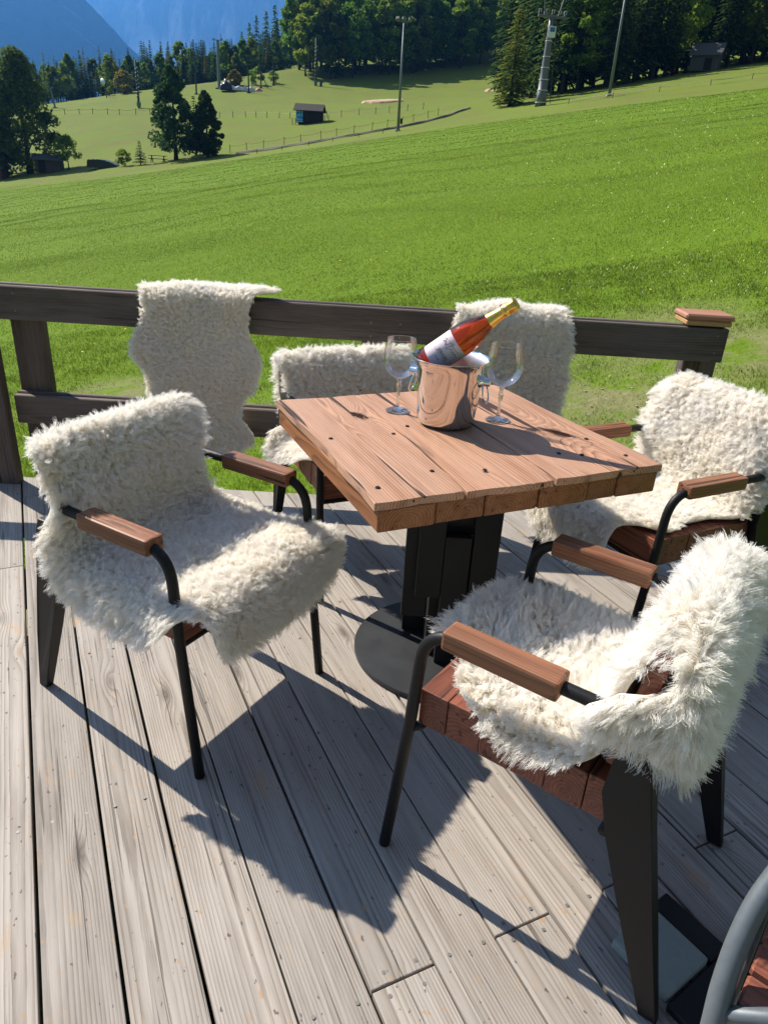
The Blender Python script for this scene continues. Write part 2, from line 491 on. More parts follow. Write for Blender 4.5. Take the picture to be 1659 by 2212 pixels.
# foliage
def leafmat(name, a, b, trans=.35, rndamt=.3):
    k = NT(name)
    isl = k.island
    rnd = k.rnd
    c = k.mix(isl, a, b)
    hsv = k.t.nodes.new('ShaderNodeHueSaturation'); k.set(hsv, 'Color', c)
    k.set(hsv, 'Value', k.math('MULTIPLY_ADD', rnd, rndamt * 2, 1 - rndamt))
    k.set(hsv, 'Hue', k.math('MULTIPLY_ADD', k.math('FRACT', k.math('MULTIPLY', rnd, 7.7)), .05, .475))
    d = k.t.nodes.new('ShaderNodeBsdfDiffuse'); k.set(d, 'Color', hsv.outputs[0])
    t = k.t.nodes.new('ShaderNodeBsdfTranslucent'); k.set(t, 'Color', hsv.outputs[0])
    mx = k.t.nodes.new('ShaderNodeMixShader'); mx.inputs[0].default_value = trans
    k.t.links.new(d.outputs[0], mx.inputs[1]); k.t.links.new(t.outputs[0], mx.inputs[2])
    return k.done(mx.outputs[0])
M['spruce'] = leafmat('spruce_needles', (.032, .065, .022), (.085, .135, .036), .45)
M['pine'] = leafmat('pine_needles', (.030, .060, .022), (.075, .12, .038), .4)
M['beech'] = leafmat('beech_leaves', (.085, .165, .022), (.23, .32, .045), .55)
M['larch'] = leafmat('larch_needles', (.10, .15, .03), (.22, .25, .05), .45)
M['darkleaf'] = leafmat('dark_tree_leaves', (.045, .085, .02), (.13, .17, .03), .45)
M['yellow'] = leafmat('yellowing_leaves', (.13, .16, .03), (.26, .20, .03), .45)
M['bark'] = simple('bark', (.055, .045, .037), .95, 0, .2, .3, 4, .5)

# grass blades
k = NT('grass_blades')
isl = k.island
pz = k.pos
big = k.noise(k.map(pz, scale=(.55, .55, .55)), 1.0, 3.0)
c = k.mix(isl, (.074, .146, .007), (.142, .228, .011))
c = k.mix(k.ramp(big, [(.35, 0), (.7, .6)]), c, (.165, .225, .012))
wide = k.noise(pz, .16, 4.0, .6)
c = k.mix(k.ramp(wide, [(.40, 0), (.60, .75)]), c, (.085, .12, .016))
c = k.mix(k.ramp(k.noise(pz, .05, 2.0), [(.45, 0), (.6, .45)]), c, (.17, .235, .008))
c = k.mix(k.ramp(isl, [(.965, 0), (.975, .7)]), c, (.26, .24, .09))
d = k.t.nodes.new('ShaderNodeBsdfDiffuse'); k.set(d, 'Color', c)
t = k.t.nodes.new('ShaderNodeBsdfTranslucent'); k.set(t, 'Color', c)
mx = k.t.nodes.new('ShaderNodeMixShader'); mx.inputs[0].default_value = .5
k.t.links.new(d.outputs[0], mx.inputs[1]); k.t.links.new(t.outputs[0], mx.inputs[2])
gl = k.t.nodes.new('ShaderNodeBsdfGlossy'); gl.inputs['Roughness'].default_value = .35; gl.inputs['Color'].default_value = (.9, 1, .8, 1)
m2 = k.t.nodes.new('ShaderNodeMixShader'); m2.inputs[0].default_value = .05
k.t.links.new(mx.outputs[0], m2.inputs[1]); k.t.links.new(gl.outputs[0], m2.inputs[2])
M['grass'] = k.done(m2.outputs[0])

# terrain
k = NT('meadow_ground')
pz = k.pos
at = k.t.nodes.new('ShaderNodeAttribute'); at.attribute_name = 'field'
ad = k.t.nodes.new('ShaderNodeAttribute'); ad.attribute_name = 'bare'
n1 = k.noise(pz, .11, 4.0, .6)
n2 = k.noise(pz, 1.1, 5.0, .65)
n3 = k.noise(pz, 7.0, 4.0, .7)
near = k.mix(n2, (.072, .142, .007), (.125, .205, .010))
near = k.mix(k.ramp(n3, [(.4, 0), (.75, .6)]), near, (.13, .185, .015))
far = k.mix(n2, (.095, .150, .020), (.145, .195, .032))
far = k.mix(k.ramp(k.noise(pz, .35, 5.0, .7), [(.45, 0), (.62, .7)]), far, (.155, .125, .045))
far = k.mix(k.ramp(n1, [(.38, 0), (.62, .75)]), far, (.14, .19, .024))
far = k.mix(k.ramp(n3, [(.52, 0), (.8, .5)]), far, (.11, .115, .03))
c = k.mix(at.outputs['Fac'], far, near)
soil = k.mix(n3, (.13, .115, .05), (.30, .25, .17))
n5 = k.noise(pz, 2.3, 6.0, .7)
c = k.mix(k.math('MULTIPLY', ad.outputs['Fac'], k.ramp(n5, [(.36, 0), (.52, 1)])), c, soil)
M['ground'] = k.done(k.bsdf(c, .95, 0, .1, k.bump(k.math('ADD', n2, k.math('MULTIPLY', n3, .4)), .5, .12)))

k = NT('mountain_forest')
pz = k.pos
a = k.noise(pz, .003, 9.0, .64); b_ = k.noise(pz, .0175, 6.0, .68)
sx = k.t.nodes.new('ShaderNodeSeparateXYZ'); k.set(sx, 0, pz)
acr = k.math('ADD', k.math('MULTIPLY', sx.outputs[0], .60), k.math('MULTIPLY', sx.outputs[2], .85))
alo = k.math('SUBTRACT', k.math('MULTIPLY', sx.outputs[0], .75), k.math('MULTIPLY', sx.outputs[2], .6))
cx = k.t.nodes.new('ShaderNodeCombineXYZ'); k.set(cx, 0, k.math('MULTIPLY', acr, .0085)); k.set(cx, 1, k.math('MULTIPLY', alo, .0012)); k.set(cx, 2, k.math('MULTIPLY', sx.outputs[1], .0006))
stk = k.noise(cx.outputs[0], 1.0, 7.0, .66, .6)
c = k.mix(b_, (.012, .022, .018), (.05, .07, .04))
c = k.mix(k.ramp(stk, [(.50, 0), (.64, .85)]), c, k.mix(b_, (.16, .19, .11), (.55, .56, .44)))
c = k.mix(k.ramp(a, [(.56, 0), (.66, .6)]), c, (.24, .26, .18))
M['mtn'] = k.done(k.bsdf(c, .95, 0, .05, k.bump(b_, 1.0, 28)))
k = NT('mountain_rock')
pz = k.pos
v = k.noise(k.map(pz, scale=(.006, .0015, .0011)), 1.0, 8.0, .65)
a = k.noise(pz, .002, 6.0, .6)
geo = k.t.nodes.new('ShaderNodeNewGeometry')
c = k.ramp(v, [(.36, (.10, .105, .10)), (.50, (.26, .26, .25)), (.60, (.85, .85, .83))])
c = k.mix(k.ramp(a, [(.45, .0), (.6, .6)]), c, (.10, .12, .09))
asc = k.t.nodes.new('ShaderNodeAttribute'); asc.attribute_name = 'scree'
c = k.mix(asc.outputs['Fac'], c, (.95, .95, .93))
M['rock'] = k.done(k.bsdf(c, .95, 0, .05, k.bump(v, 1.0, 60)))
# ------------------------------------------------------------------ terrain
def tps(P, Z, lam=.02):
    n = len(P)
    d = np.linalg.norm(P[:, None] - P[None], axis=2)
    K = np.where(d > 0, d * d * np.log(np.maximum(d, 1e-9)), 0) + lam * n * np.eye(n)
    A = np.zeros((n + 3, n + 3)); A[:n, :n] = K
    A[:n, n] = 1; A[:n, n + 1:] = P; A[n, :n] = 1; A[n + 1:, :n] = P.T
    return np.linalg.solve(A, np.concatenate([Z, np.zeros(3)]))
TC = [(-45.65, 88.0, -2.51), (-33.43, 84.0, -1.32), (-20.82, 80.0, 0.69), (-1.0, 88.0, 5.18), (-10.04, 80.0, 2.75), (14.29, 90.0, 8.51), (21.06, 88.0, 9.58), (44.03, 105.0, 15.5), (26.47, 62.0, 8.1), (-46.91, 100.0, -1.85), (-60.99, 100.0, -3.82), (-36.23, 95.0, -0.22), (-27.49, 95.0, 0.82), (-23.57, 95.0, 1.23), (-14.57, 118.0, 6.78), (-16.9, 92.0, 2.18), (6.73, 100.0, 7.08), (12.7, 105.0, 9.84), (-70.67, 165.0, 9.21), (-57.62, 175.0, 13.45), (-43.16, 165.0, 12.54), (-34.81, 170.0, 14.47), (-27.47, 200.0, 22.29), (-23.33, 185.0, 17.47), (-2.9, 195.0, 20.6), (22.09, 210.0, 25.99), (14.72, 150.0, 14.02), (-5.37, 150.0, 12.22), (-47.1, 120.0, 2.93), (20.38, 100.0, 10.27), (35.1, 108.0, 14.36), (-29.76, 180.0, 16.49), (1.15, 112.0, 8.09),
      (-100, 200, 9), (-62, 215, 14), (-30, 230, 24), (-20, 300, 50), (30, 300, 62), (0, 350, 78), (-60, 330, 24), (-120, 320, 6), (90, 250, 50), (90, 150, 30), (80, 110, 22), (120, 350, 80), (-150, 100, -12), (-150, 220, 2)]
for x_ in (-45, -25, -10, 0, 10, 22):
    for y_ in (-25, 2, 12, 25, 40, 55):
        if abs(x_) < 30 or y_ > 10:
            TC.append((x_, y_, -.57 + .19 * x_ + .068 * y_))
TC = np.array(TC, float)
TP = TC[:, :2] / 50.0
TW = tps(TP, TC[:, 2], .0006)

def gz(x, y):
    x = np.atleast_1d(np.asarray(x, float)); y = np.atleast_1d(np.asarray(y, float))
    out = np.empty(len(x))
    for i in range(0, len(x), 20000):
        q = np.stack([x[i:i + 20000], y[i:i + 20000]], 1) / 50.0
        d = np.linalg.norm(q[:, None] - TP[None], axis=2)
        K = np.where(d > 0, d * d * np.log(np.maximum(d, 1e-9)), 0)
        out[i:i + 20000] = K @ TW[:-3] + TW[-3] + q @ TW[-2:]
    r = np.hypot(x, y)
    w = np.clip((r - 240) / 200, 0, 1); w = w * w * (3 - 2 * w)
    near = np.clip((30 - r) / 20, 0, 1)
    pl = np.clip(-.57 + .19 * x + .068 * y, -7, 9)
    out = out * (1 - near) + pl * near
    behind = np.clip((-y - 10) / 30, 0, 1)
    out = out * (1 - behind) + np.clip(pl, -4, 3) * behind
    out = out * (1 - w) + np.clip(20 + .12 * x, -10, 60) * w
    return out
def gz1(x, y): return float(gz([x], [y])[0])

def smooth01(v): v = np.clip(v, 0, 1); return v * v * (3 - 2 * v)
def field_edge(x): return np.interp(x, [-60, -50, -33, -10, 0, 12, 26, 50], [90, 87, 80, 74, 70, 66, 60, 52])
BLOBS = [(1.45, 4.8, .6, .7), (2.5, 5.4, .6, .75), (2.4, 6.3, .5, .5), (1.0, 3.8, .6, .6), (-2.6, 6.3, .4, .8), (-.75, 5.3, .4, .5), (1.3, 6.0, .45, .4)]
def bare(x, y):
    b = np.zeros_like(x)
    for bx, by, br, s in BLOBS:
        b = np.maximum(b, s * np.exp(-(((x - bx) / (br * 1.5)) ** 2 + ((y - by) / br) ** 2)))
    return np.maximum(b, ((x > -3.4) & (x < 1.74) & (y < 2.98) & (y > -1.4)) * 3.0)

rings = np.concatenate([[0.0], np.geomspace(1.2, 430, 200), np.geomspace(480, 6900, 16)])
fine_a = np.linspace(-48, 48, 330); coarse = np.linspace(48, 312, 60)[1:-1]
angs = np.radians(np.concatenate([fine_a, coarse]))
RR, AA = np.meshgrid(rings[1:], angs, indexing='ij')
gx = (RR * np.sin(AA)).ravel(); gy = (RR * np.cos(AA)).ravel()
rng = np.random.default_rng(3)
hz = gz(gx, gy)
lump = (np.sin(gx * .9 + np.sin(gy * .7)) * np.sin(gy * 1.1 + 1.3 * np.sin(gx * .5))) * .022
rr_ = np.hypot(gx, gy)
hz = hz + lump * np.clip(rr_ / 8, .3, 2.2)
verts = np.concatenate([[[0, 0, gz1(0, 0)]], np.stack([gx, gy, hz], 1)])
na = len(angs); nr = len(rings) - 1
i, j = np.meshgrid(np.arange(nr - 1), np.arange(na), indexing='ij')
j2 = (j + 1) % na
f = np.stack([1 + i * na + j, 1 + (i + 1) * na + j, 1 + (i + 1) * na + j2, 1 + i * na + j2], -1).reshape(-1, 4)[:, ::-1]
me = npmesh('ground', verts, f, 4)
smooth_me(me)
a_ = me.attributes.new('field', 'FLOAT', 'POINT')
wob = 1.6 * np.sin(verts[:, 0] * .35) + .8 * np.sin(verts[:, 0] * 1.1 + 2)
fd = smooth01((field_edge(verts[:, 0]) + wob - verts[:, 1]) / 3.0 + .5)
a_.data.foreach_set('value', fd.astype(np.float32))
a_ = me.attributes.new('bare', 'FLOAT', 'POINT')
a_.data.foreach_set('value', bare(verts[:, 0], verts[:, 1]).astype(np.float32))
tag(link('ground', me, None, M['ground']), 'grass meadow rising to the wooded hillside', kind='structure')

# --- far mountains
def fbm(x, y, octs=6, seed=0, ridged=False):
    r = np.random.default_rng(seed); out = np.zeros_like(x); amp = 1.0; fr = 1.0
    for o in range(octs):
        v = np.zeros_like(x)
        for q in range(3):
            a = r.uniform(0, 2 * np.pi); ph = r.uniform(0, 6.28, 2)
            u = x * np.cos(a) + y * np.sin(a); w = -x * np.sin(a) + y * np.cos(a)
            v = v + np.sin(u * fr + ph[0] + 1.7 * np.sin(w * fr * .6 + ph[1]))
        v /= 3
        out += amp * ((1 - 2 * np.abs(v)) if ridged else v)
        amp *= .52; fr *= 2.03
    return out
def gridmesh(name, X, Y, Z, mat):
    ny, nx = X.shape
    v = np.stack([X.ravel(), Y.ravel(), Z.ravel()], 1) * 2.0
    i, j = np.meshgrid(np.arange(ny - 1), np.arange(nx - 1), indexing='ij')
    f = np.stack([i * nx + j, i * nx + j + 1, (i + 1) * nx + j + 1, (i + 1) * nx + j], -1).reshape(-1, 4)
    me = npmesh(name, v, f, 4); smooth_me(me)
    return link(name, me, None, mat)
X, Y = np.meshgrid(np.linspace(-1500, -260, 210), np.linspace(900, 2150, 150))
ridge = np.interp(X, [-1500, -900, -726, -620, -575, -534, -489, -466, -400, -260], [560, 420, 330, 275, 237, 199, 161, 139, 85, 10])
dy = Y - 1500 - .15 * (X + 500)
Z = ridge - np.where(dy < 0, -dy * .55, dy * .75)
gul = fbm((X * .8 - Y * .55) / 95, (X + Y) / 340, 6, 4, True)
Z = Z + gul * 20 * np.clip(np.abs(dy) / 120, .18, 1) + fbm(X / 30, Y / 30, 4, 9) * 4
Z = np.clip(Z, -20, 535)
tag(gridmesh('forested_mountain', X, Y, Z, M['mtn']), 'blue hazy forested mountain ridge descending to the valley', kind='structure')

X, T = np.meshgrid(np.linspace(-1900, 500, 320), np.linspace(0, 1, 150))
Zb = T * 545
flute = fbm(X / 60, T * 2.2, 6, 21, True)
Y = 2480 + 230 * T + 60 * np.sin(X / 310) + flute * 45 * np.clip(T * 2.5, .15, 1) + fbm(X / 25, T * 9, 4, 5) * 5
scx = np.interp(Zb, [240, 300, 420, 545], [-800, -815, -860, -800])
apron = np.exp(-((X - scx) / np.interp(Zb, [240, 290, 330, 380, 545], [95, 60, 26, 9, 5])) ** 2)
Y = Y - apron * 40 * (1 - T)
o = gridmesh('rocky_mountain', X, Y, Zb, M['rock'])
a_ = o.data.attributes.new('scree', 'FLOAT', 'POINT')
sc2 = np.exp(-((X + 620 - (Zb - 300) * .35) / np.interp(Zb, [260, 420, 545], [10, 26, 12])) ** 2) * np.clip(fbm(X / 30, T * 14, 4, 31) + .25, 0, 1) * .7
a_.data.foreach_set('value', np.clip(apron * (.75 + .4 * fbm(X / 22, Zb / 30, 4, 8)) + sc2, 0, 1).ravel().astype(np.float32))
tag(o, 'steep blue hazy rock wall with pale scree above the valley', kind='structure')

# --- the air between here and the mountains
bm = bmesh.new()
box(bm, (-7300, -7300, -60), (7300, 7300, 1120))
k = NT('valley_haze')
pv = k.t.nodes.new('ShaderNodeVolumePrincipled')
pv.inputs['Color'].default_value = (.10, .37, 1.0, 1)
pv.inputs['Density'].default_value = .00018
pv.inputs['Anisotropy'].default_value = 0.60
k.t.links.new(pv.outputs[0], k.out.inputs['Volume'])
tag(bmobj('haze', bm, k.m), 'blue mountain haze filling the valley', kind='stuff')

# ------------------------------------------------------------------ deck
YAW = R(-26.5)
DX = Vector((math.sin(YAW), math.cos(YAW), 0)); DN = Vector((DX.y, -DX.x, 0))
DECK = [(-3.2, -1.2), (1.76, -1.2), (1.76, 3.0), (-3.2, 3.0)]
def clip_poly(poly, nx, ny, c):
    out = []
    for a, b in zip(poly, poly[1:] + poly[:1]):
        da = a[0] * nx + a[1] * ny - c; db = b[0] * nx + b[1] * ny - c
        if da <= 0: out.append(a)
        if (da < 0) != (db < 0) and abs(da - db) > 1e-12:
            t = da / (da - db); out.append((a[0] + (b[0] - a[0]) * t, a[1] + (b[1] - a[1]) * t))
    return out
deck_bm = bmesh.new()
def local_deck(p): return (p[0] * DX.x + p[1] * DX.y, -(p[0] * DN.x + p[1] * DN.y))   # board frame: x along, y = minus across
dpoly = [local_deck(p) for p in DECK]
ROT = math.atan2(DX.y, DX.x)
for al in np.arange(.71 - .62 * 5, 4.6, .62):
    pl = clip_poly(clip_poly(dpoly, 1, 0, al + .035), -1, 0, -(al - .035))
    if len(pl) >= 3: prism(deck_bm, pl, -.165, -.034)
MR = Matrix.Rotation(ROT, 4, 'Z')
for v in deck_bm.verts: v.co = MR @ v.co
fr_ = [((-3.2, 2.96), (1.76, 3.0)), ((1.72, -1.2), (1.76, 2.958))]
for a, b in fr_: box(deck_bm, (a[0], a[1], -.30), (b[0], b[1], -.031))
deck = tag(bmobj('deck', deck_bm, M['fence']), 'weathered grey plank deck terrace', kind='structure')
PITCHB, OFF0, GAP = .1365, -.0236, .0058
rb = random.Random(11)
scr = bmesh.new()
def add_screw(al, ac):
    p = DX * al + DN * ac
    if p.x < -3 or p.x > 1.7 or p.y > 2.95 or p.y < .3: return
    mm = Matrix.Translation((p.x, p.y, .0012))
    bmesh.ops.create_circle(scr, cap_ends=True, radius=.0042, segments=8, matrix=mm)
for kb in range(-26, 28):
    a0, a1 = OFF0 + kb * PITCHB + GAP / 2 + rb.uniform(-.0012, .0012), OFF0 + (kb + 1) * PITCHB - GAP / 2 + rb.uniform(-.0012, .0012)
    st = clip_poly(clip_poly(dpoly, 0, -1, a1), 0, 1, -a0)
    if len(st) < 3: continue
    xs = [p[0] for p in st]
    cuts = [min(xs) - 1]
    if kb in (3, 5, 7, 9): joint = .71
    elif kb % 2: joint = .71 - .62 * 2 if kb < 2 else .71
    else: joint = .71 + .62 * (4 if kb > 2 else 3)
    if kb in (-1, -2, 0, 1, 2): joint = .71 + .62 * 4 if kb % 2 else -.53
    js = [joint]
    if joint < 1: js.append(joint + .62 * 5)
    if joint > 1.5: js.append(joint - .62 * 5)
    js = sorted(js)
    cuts += js + [max(xs) + 1]
    for c0, c1 in zip(cuts, cuts[1:]):
        pl = clip_poly(clip_poly(st, 1, 0, c1 - .0022), -1, 0, -(c0 + .0022))
        if len(pl) < 3: continue
        bm = bmesh.new()
        mx_ = min(p[0] for p in pl); my_ = sum(p[1] for p in pl) / len(pl)
        prism(bm, [(p[0] - mx_, p[1] - my_) for p in pl], -.030, 0.0, .0022)
        lo = MR @ Vector((mx_, my_, 0))
        lo.z = rb.uniform(-.0012, .0012)
        bmobj('board', bm, M['deck'], deck, loc=lo, rot=(rb.uniform(-.004, .004), 0, ROT))
    for q in range(-1, 6):
        al = .71 + .62 * q
        if any(abs(al - jj) < .05 for jj in js):
            for da in (-.022, .022):
                for fr in (.24, .76): add_screw(al + da + rb.uniform(-.005, .005), a0 + (a1 - a0) * fr + rb.uniform(-.006, .006))
        else:
            for fr in (.24, .76): add_screw(al + rb.uniform(-.008, .008), a0 + (a1 - a0) * fr + rb.uniform(-.008, .008))
tag(bmobj('deck_screws', scr, M['screw'], deck), kind='stuff')

# ------------------------------------------------------------------ railing
fence = empty('deck_railing', (0, 3.0, 0))
tag(fence, 'dark brown timber railing along the far edge of the deck', 'railing')
def part_box(name, a, b, mat, parent, bev=.004, rot=None, pivot=None):
    """box as its own object with local X along its longest side"""
    a = Vector(a); b = Vector(b); c = (a + b) / 2; d = [abs(b[q] - a[q]) for q in range(3)]
    ax = d.index(max(d))
    bm = bmesh.new()
    if ax == 0: e = (d[0], d[1], d[2]); rr = (0, 0, 0)
    elif ax == 1: e = (d[1], d[0], d[2]); rr = (0, 0, math.pi / 2)
    else: e = (d[2], d[1], d[0]); rr = (0, -math.pi / 2, 0)
    box(bm, (-e[0] / 2, -e[1] / 2, -e[2] / 2), (e[0] / 2, e[1] / 2, e[2] / 2), bev)
    return bmobj(name, bm, mat, parent, loc=c, rot=rr)
FY = -0.03   # railing local origin at y = 3.0
part_box('top_rail', (-2.6, FY, .722), (1.352, FY + .032, .858), M['fence'], fence)
part_box('top_rail', (-2.6, FY + .036, .724), (1.340, FY + .066, .863), M['fence'], fence)
part_box('lower_rail', (-1.632, FY + .003, .272), (-.06, FY + .035, .398), M['fence'], fence)
part_box('lower_rail', (-1.632, FY + .039, .275), (-.06, FY + .066, .405), M['fence'], fence)
part_box('post', (-1.80, FY - .055, -.05), (-1.725, FY - .003, .719), M['fence'], fence)
part_box('post', (-1.722, FY - .055, -.05), (-1.645, FY - .003, .719), M['fence'], fence)
part_box('post', (-1.628, FY + .070, -.75), (-1.490, FY + .115, .84), M['fence'], fence)
part_box('post', (-.138, FY + .070, -.70), (-.092, FY + .13, .84), M['fence'], fence)
part_box('post', (-.089, FY + .070, -.70), (-.046, FY + .13, .84), M['fence'], fence)
part_box('post', (1.222, FY + .070, -.5), (1.290, FY + .14, .862), M['fence'], fence)
part_box('post', (1.293, FY + .070, -.5), (1.362, FY + .14, .862), M['fence'], fence)
part_box('post_cap', (1.172, FY + .0, .866), (1.356, FY + .14, .886), M['tan'], fence, .004)
part_box('post_cap', (1.165, FY - .004, .8875), (1.362, FY + .145, .911), M['cap'], fence, .007)
bm = bmesh.new()
for x_, z_ in ((1.31, .83), (1.31, .76), (.02, .80), (.02, .745), (-.1, .80), (-.1, .745), (-1.56, .83), (-1.56, .76)):
    bmesh.ops.create_circle(bm, cap_ends=True, radius=.004, segments=8, matrix=Matrix.Translation((x_, FY - .0012, z_)) @ Matrix.Rotation(math.pi / 2, 4, 'X'))
tag(bmobj('screw_heads', bm, M['screw'], fence), kind='stuff')
# ------------------------------------------------------------------ table
TROT = math.atan2(.427, .904)
TC0 = Vector((.174, 1.834, 0))
table = empty('wooden_table', TC0, TROT)
tag(table, 'square reclaimed wood table on a black pedestal, bucket and glasses on top', 'table')
rt_ = random.Random(5)
HX, HY, TOPZ = .383, .3685, .750
def wavy_plank(xa0, xa1, xb0, xb1, chip0=0.0, chip1=0.0):
    """outline of a plank: front end (y=-HY) spans xa0..xa1, far end spans xb0..xb1"""
    n = 16
    ph = [rt_.uniform(0, 6.28) for _ in range(6)]
    L = []; Rr = []
    for q in range(n + 1):
        t = q / n
        y = -HY + 2 * HY * t
        e0 = .0018 * math.sin(t * 9 + ph[0]) + .0012 * math.sin(t * 23 + ph[1]) + chip0 * (.003 * math.sin(t * 6 + ph[4]) + .0018 * math.sin(t * 17 + ph[5]))
        e1 = .0018 * math.sin(t * 8 + ph[2]) + .0012 * math.sin(t * 21 + ph[3]) + chip1 * (.003 * math.sin(t * 7 + ph[5]))
        L.append((xa0 + (xb0 - xa0) * t + e0, y)); Rr.append((xa1 + (xb1 - xa1) * t + e1, y))
    fr = []; bk = []
    m_ = 8
    for q in range(1, m_):
        t = q / m_
        fr.append((L[0][0] + (Rr[0][0] - L[0][0]) * t, -HY + .0035 * math.sin(t * 7 + ph[0]) + .002 * math.sin(t * 19 + ph[1])))
        bk.append((L[-1][0] + (Rr[-1][0] - L[-1][0]) * t, HY + .003 * math.sin(t * 8 + ph[2]) - .016 * math.sin(math.pi * t) * chip0))
    return L[::-1] + fr + Rr + bk[::-1]
def tloc(x, y):
    v_ = Matrix.Rotation(-TROT, 4, 'Z') @ (Vector((x, y, 0)) - TC0); return v_.x, v_.y
KNOTS = [(*tloc(-.083, 1.899), 1.0), (*tloc(.455, 1.86), 1.25)]
pl_x = [(-.383, -.1735, -.383, -.1425), (-.170, .0615, -.139, .076), (.0655, .383, .081, .352)]
for q, (a0, a1, b0, b1) in enumerate(pl_x):
    bm = bmesh.new()
    poly = wavy_plank(a0, a1, b0, b1, 1.0 if q == 0 else .3, 1.0 if q == 2 else .3)
    # local X of the piece runs along the plank
    cx_ = (a0 + a1) / 2
    th = .0195
    prism(bm, [(p[1], -(p[0] - cx_)) for p in poly], -th, 0, .0035)
    # weathered warp
    for v in bm.verts:
        v.co.z += .0011 * math.sin(v.co.x * 9 + q * 2) * (1 if v.co.z > -.01 else .2) - (.0016 if abs(v.co.x) > HY - .006 and v.co.z > -.01 else 0)
    kk_ = [kq for kq in KNOTS if min(a0, b0) < kq[0] < max(a1, b1)]
    pm = knotty('knotty_table_wood', [(kq[1], -(kq[0] - cx_), kq[2]) for kq in kk_]) if kk_ else M['table']
    o = bmobj('top_plank', bm, pm, table, loc=(cx_, 0, TOPZ - q % 2 * .0012), rot=(0, 0, math.pi / 2))
bx_ = [-.380, -.242, -.117, .027, .166, .254, .378]
for q in range(6):
    bm = bmesh.new()
    w = (bx_[q + 1] - bx_[q] - .0025) / 2
    f0 = -HY + rt_.uniform(.000, .006)
    box(bm, (f0, -w, -.0270), (HY - .006, w, .0270), .003)
    cxm = (bx_[q] + bx_[q + 1]) / 2
    bmobj('under_beam', bm, M['tabledge'], table, loc=(cxm, 0, .7030), rot=(0, 0, math.pi / 2))
part_box('support_plate', (-.22, -.30, .667), (.30, .30, .6755), M['black'], table)
# splintered knot hole and a broken corner filler
bm = bmesh.new()
for q in range(26):
    a = rt_.uniform(0, 6.28); rr_s = rt_.uniform(0, 1) ** .6
    px, py = math.cos(a) * .030 * rr_s, math.sin(a) * .011 * rr_s
    l_ = rt_.uniform(.004, .012)
    vs = box(bm, (px - l_, py - .0011, -.003), (px + l_, py + .0011, .0012), 0, None)
    bmesh.ops.rotate(bm, verts=vs, cent=(px, py, 0), matrix=Matrix.Rotation(rt_.uniform(-.5, .5), 3, 'Z'))
k = simple('dark_knot_wood', (.055, .022, .013), .8, 0, .2, .5, 200, .5)
kp = Matrix.Rotation(-TROT, 4, 'Z') @ (Vector((-.083, 1.899, 0)) - TC0)
bmobj('knot', bm, k, table, loc=(kp.x, kp.y, TOPZ), rot=(0, 0, math.pi / 2 + .35))
bm = bmesh.new()
for q in range(34):
    a = rt_.uniform(0, 6.28); rr_s = rt_.uniform(0, 1) ** .6
    px, py = math.cos(a) * .050 * rr_s, math.sin(a) * .013 * rr_s
    l_ = rt_.uniform(.006, .016)
    vs = box(bm, (px - l_, py - .0008, -.003), (px + l_, py + .0008, .0010), 0, None)
    bmesh.ops.rotate(bm, verts=vs, cent=(px, py, 0), matrix=Matrix.Rotation(rt_.uniform(-.35, .35), 3, 'Z'))
kp2 = Matrix.Rotation(-TROT, 4, 'Z') @ (Vector((.455, 1.86, 0)) - TC0)
k2 = simple('brown_knot_wood', (.17, .075, .04), .8, 0, .2, .5, 200, .5)
bmobj('knot', bm, k2, table, loc=(kp2.x, kp2.y, TOPZ - .001), rot=(0, 0, math.pi / 2 + .5))
for (x_, y_) in [(-0.294, 2.037), (-0.171, 2.114), (-0.097, 2.148), (-0.145, 1.702), (0.012, 1.766), (0.048, 1.835), (0.104, 1.527), (0.228, 1.553), (-0.017, 1.414), (0.525, 1.819), (0.428, 1.696), (0.486, 1.695), (0.60, 1.71)]:
    p = Matrix.Rotation(-TROT, 4, 'Z') @ (Vector((x_, y_, 0)) - TC0)
    bm = bmesh.new()
    bmesh.ops.create_cone(bm, cap_ends=True, segments=9, radius1=.0062, radius2=.0045, depth=.0022)
    bmobj('nail_head', bm, M['nail'], table, loc=(p.x, p.y, TOPZ + .0012))
# pedestal of overlapping black boards, turned to face the viewer
def ped(name, a, b, mat=M['blackwood']):
    c_ = Vector(((a[0] + b[0]) / 2, (a[1] + b[1]) / 2, (a[2] + b[2]) / 2))
    d = [(b[q] - a[q]) / 2 for q in range(3)]
    bm = bmesh.new(); box(bm, (-d[2], -d[1], -d[0]), (d[2], d[1], d[0]), .002)
    p = Matrix.Rotation(-TROT, 4, 'Z') @ (Vector((c_.x, c_.y, 0)) - TC0)
    o = bmobj(name, bm, mat, table, loc=(p.x, p.y, c_.z))
    o.rotation_euler = (Matrix.Rotation(-TROT, 4, 'Z') @ Matrix.Rotation(-math.pi / 2, 4, 'Y')).to_euler()
ped('pedestal_core', (.150, 1.825, .018), (.268, 1.945, .666))
ped('pedestal_board', (.068, 1.805, .165), (.140, 1.823, .666))
ped('pedestal_board', (.103, 1.782, .248), (.1775, 1.803, .666))
ped('pedestal_board', (.1785, 1.779, .018), (.252, 1.802, .452))
ped('pedestal_board', (.256, 1.785, .018), (.331, 1.803, .666))
ped('pedestal_board', (.256, 1.947, .100), (.331, 1.967, .666))
ped('pedestal_board', (.080, 1.947, .018), (.155, 1.967, .666))
bm = bmesh.new()
lathe(bm, [(0, 0), (.262, 0), (.266, .002), (.266, .012), (.264, .0155), (0, .016)], 96)
p = Matrix.Rotation(-TROT, 4, 'Z') @ (Vector((.197, 1.875, 0)) - TC0)
bmobj('base_plate', bm, M['disc'], table, loc=(p.x, p.y, .0015))

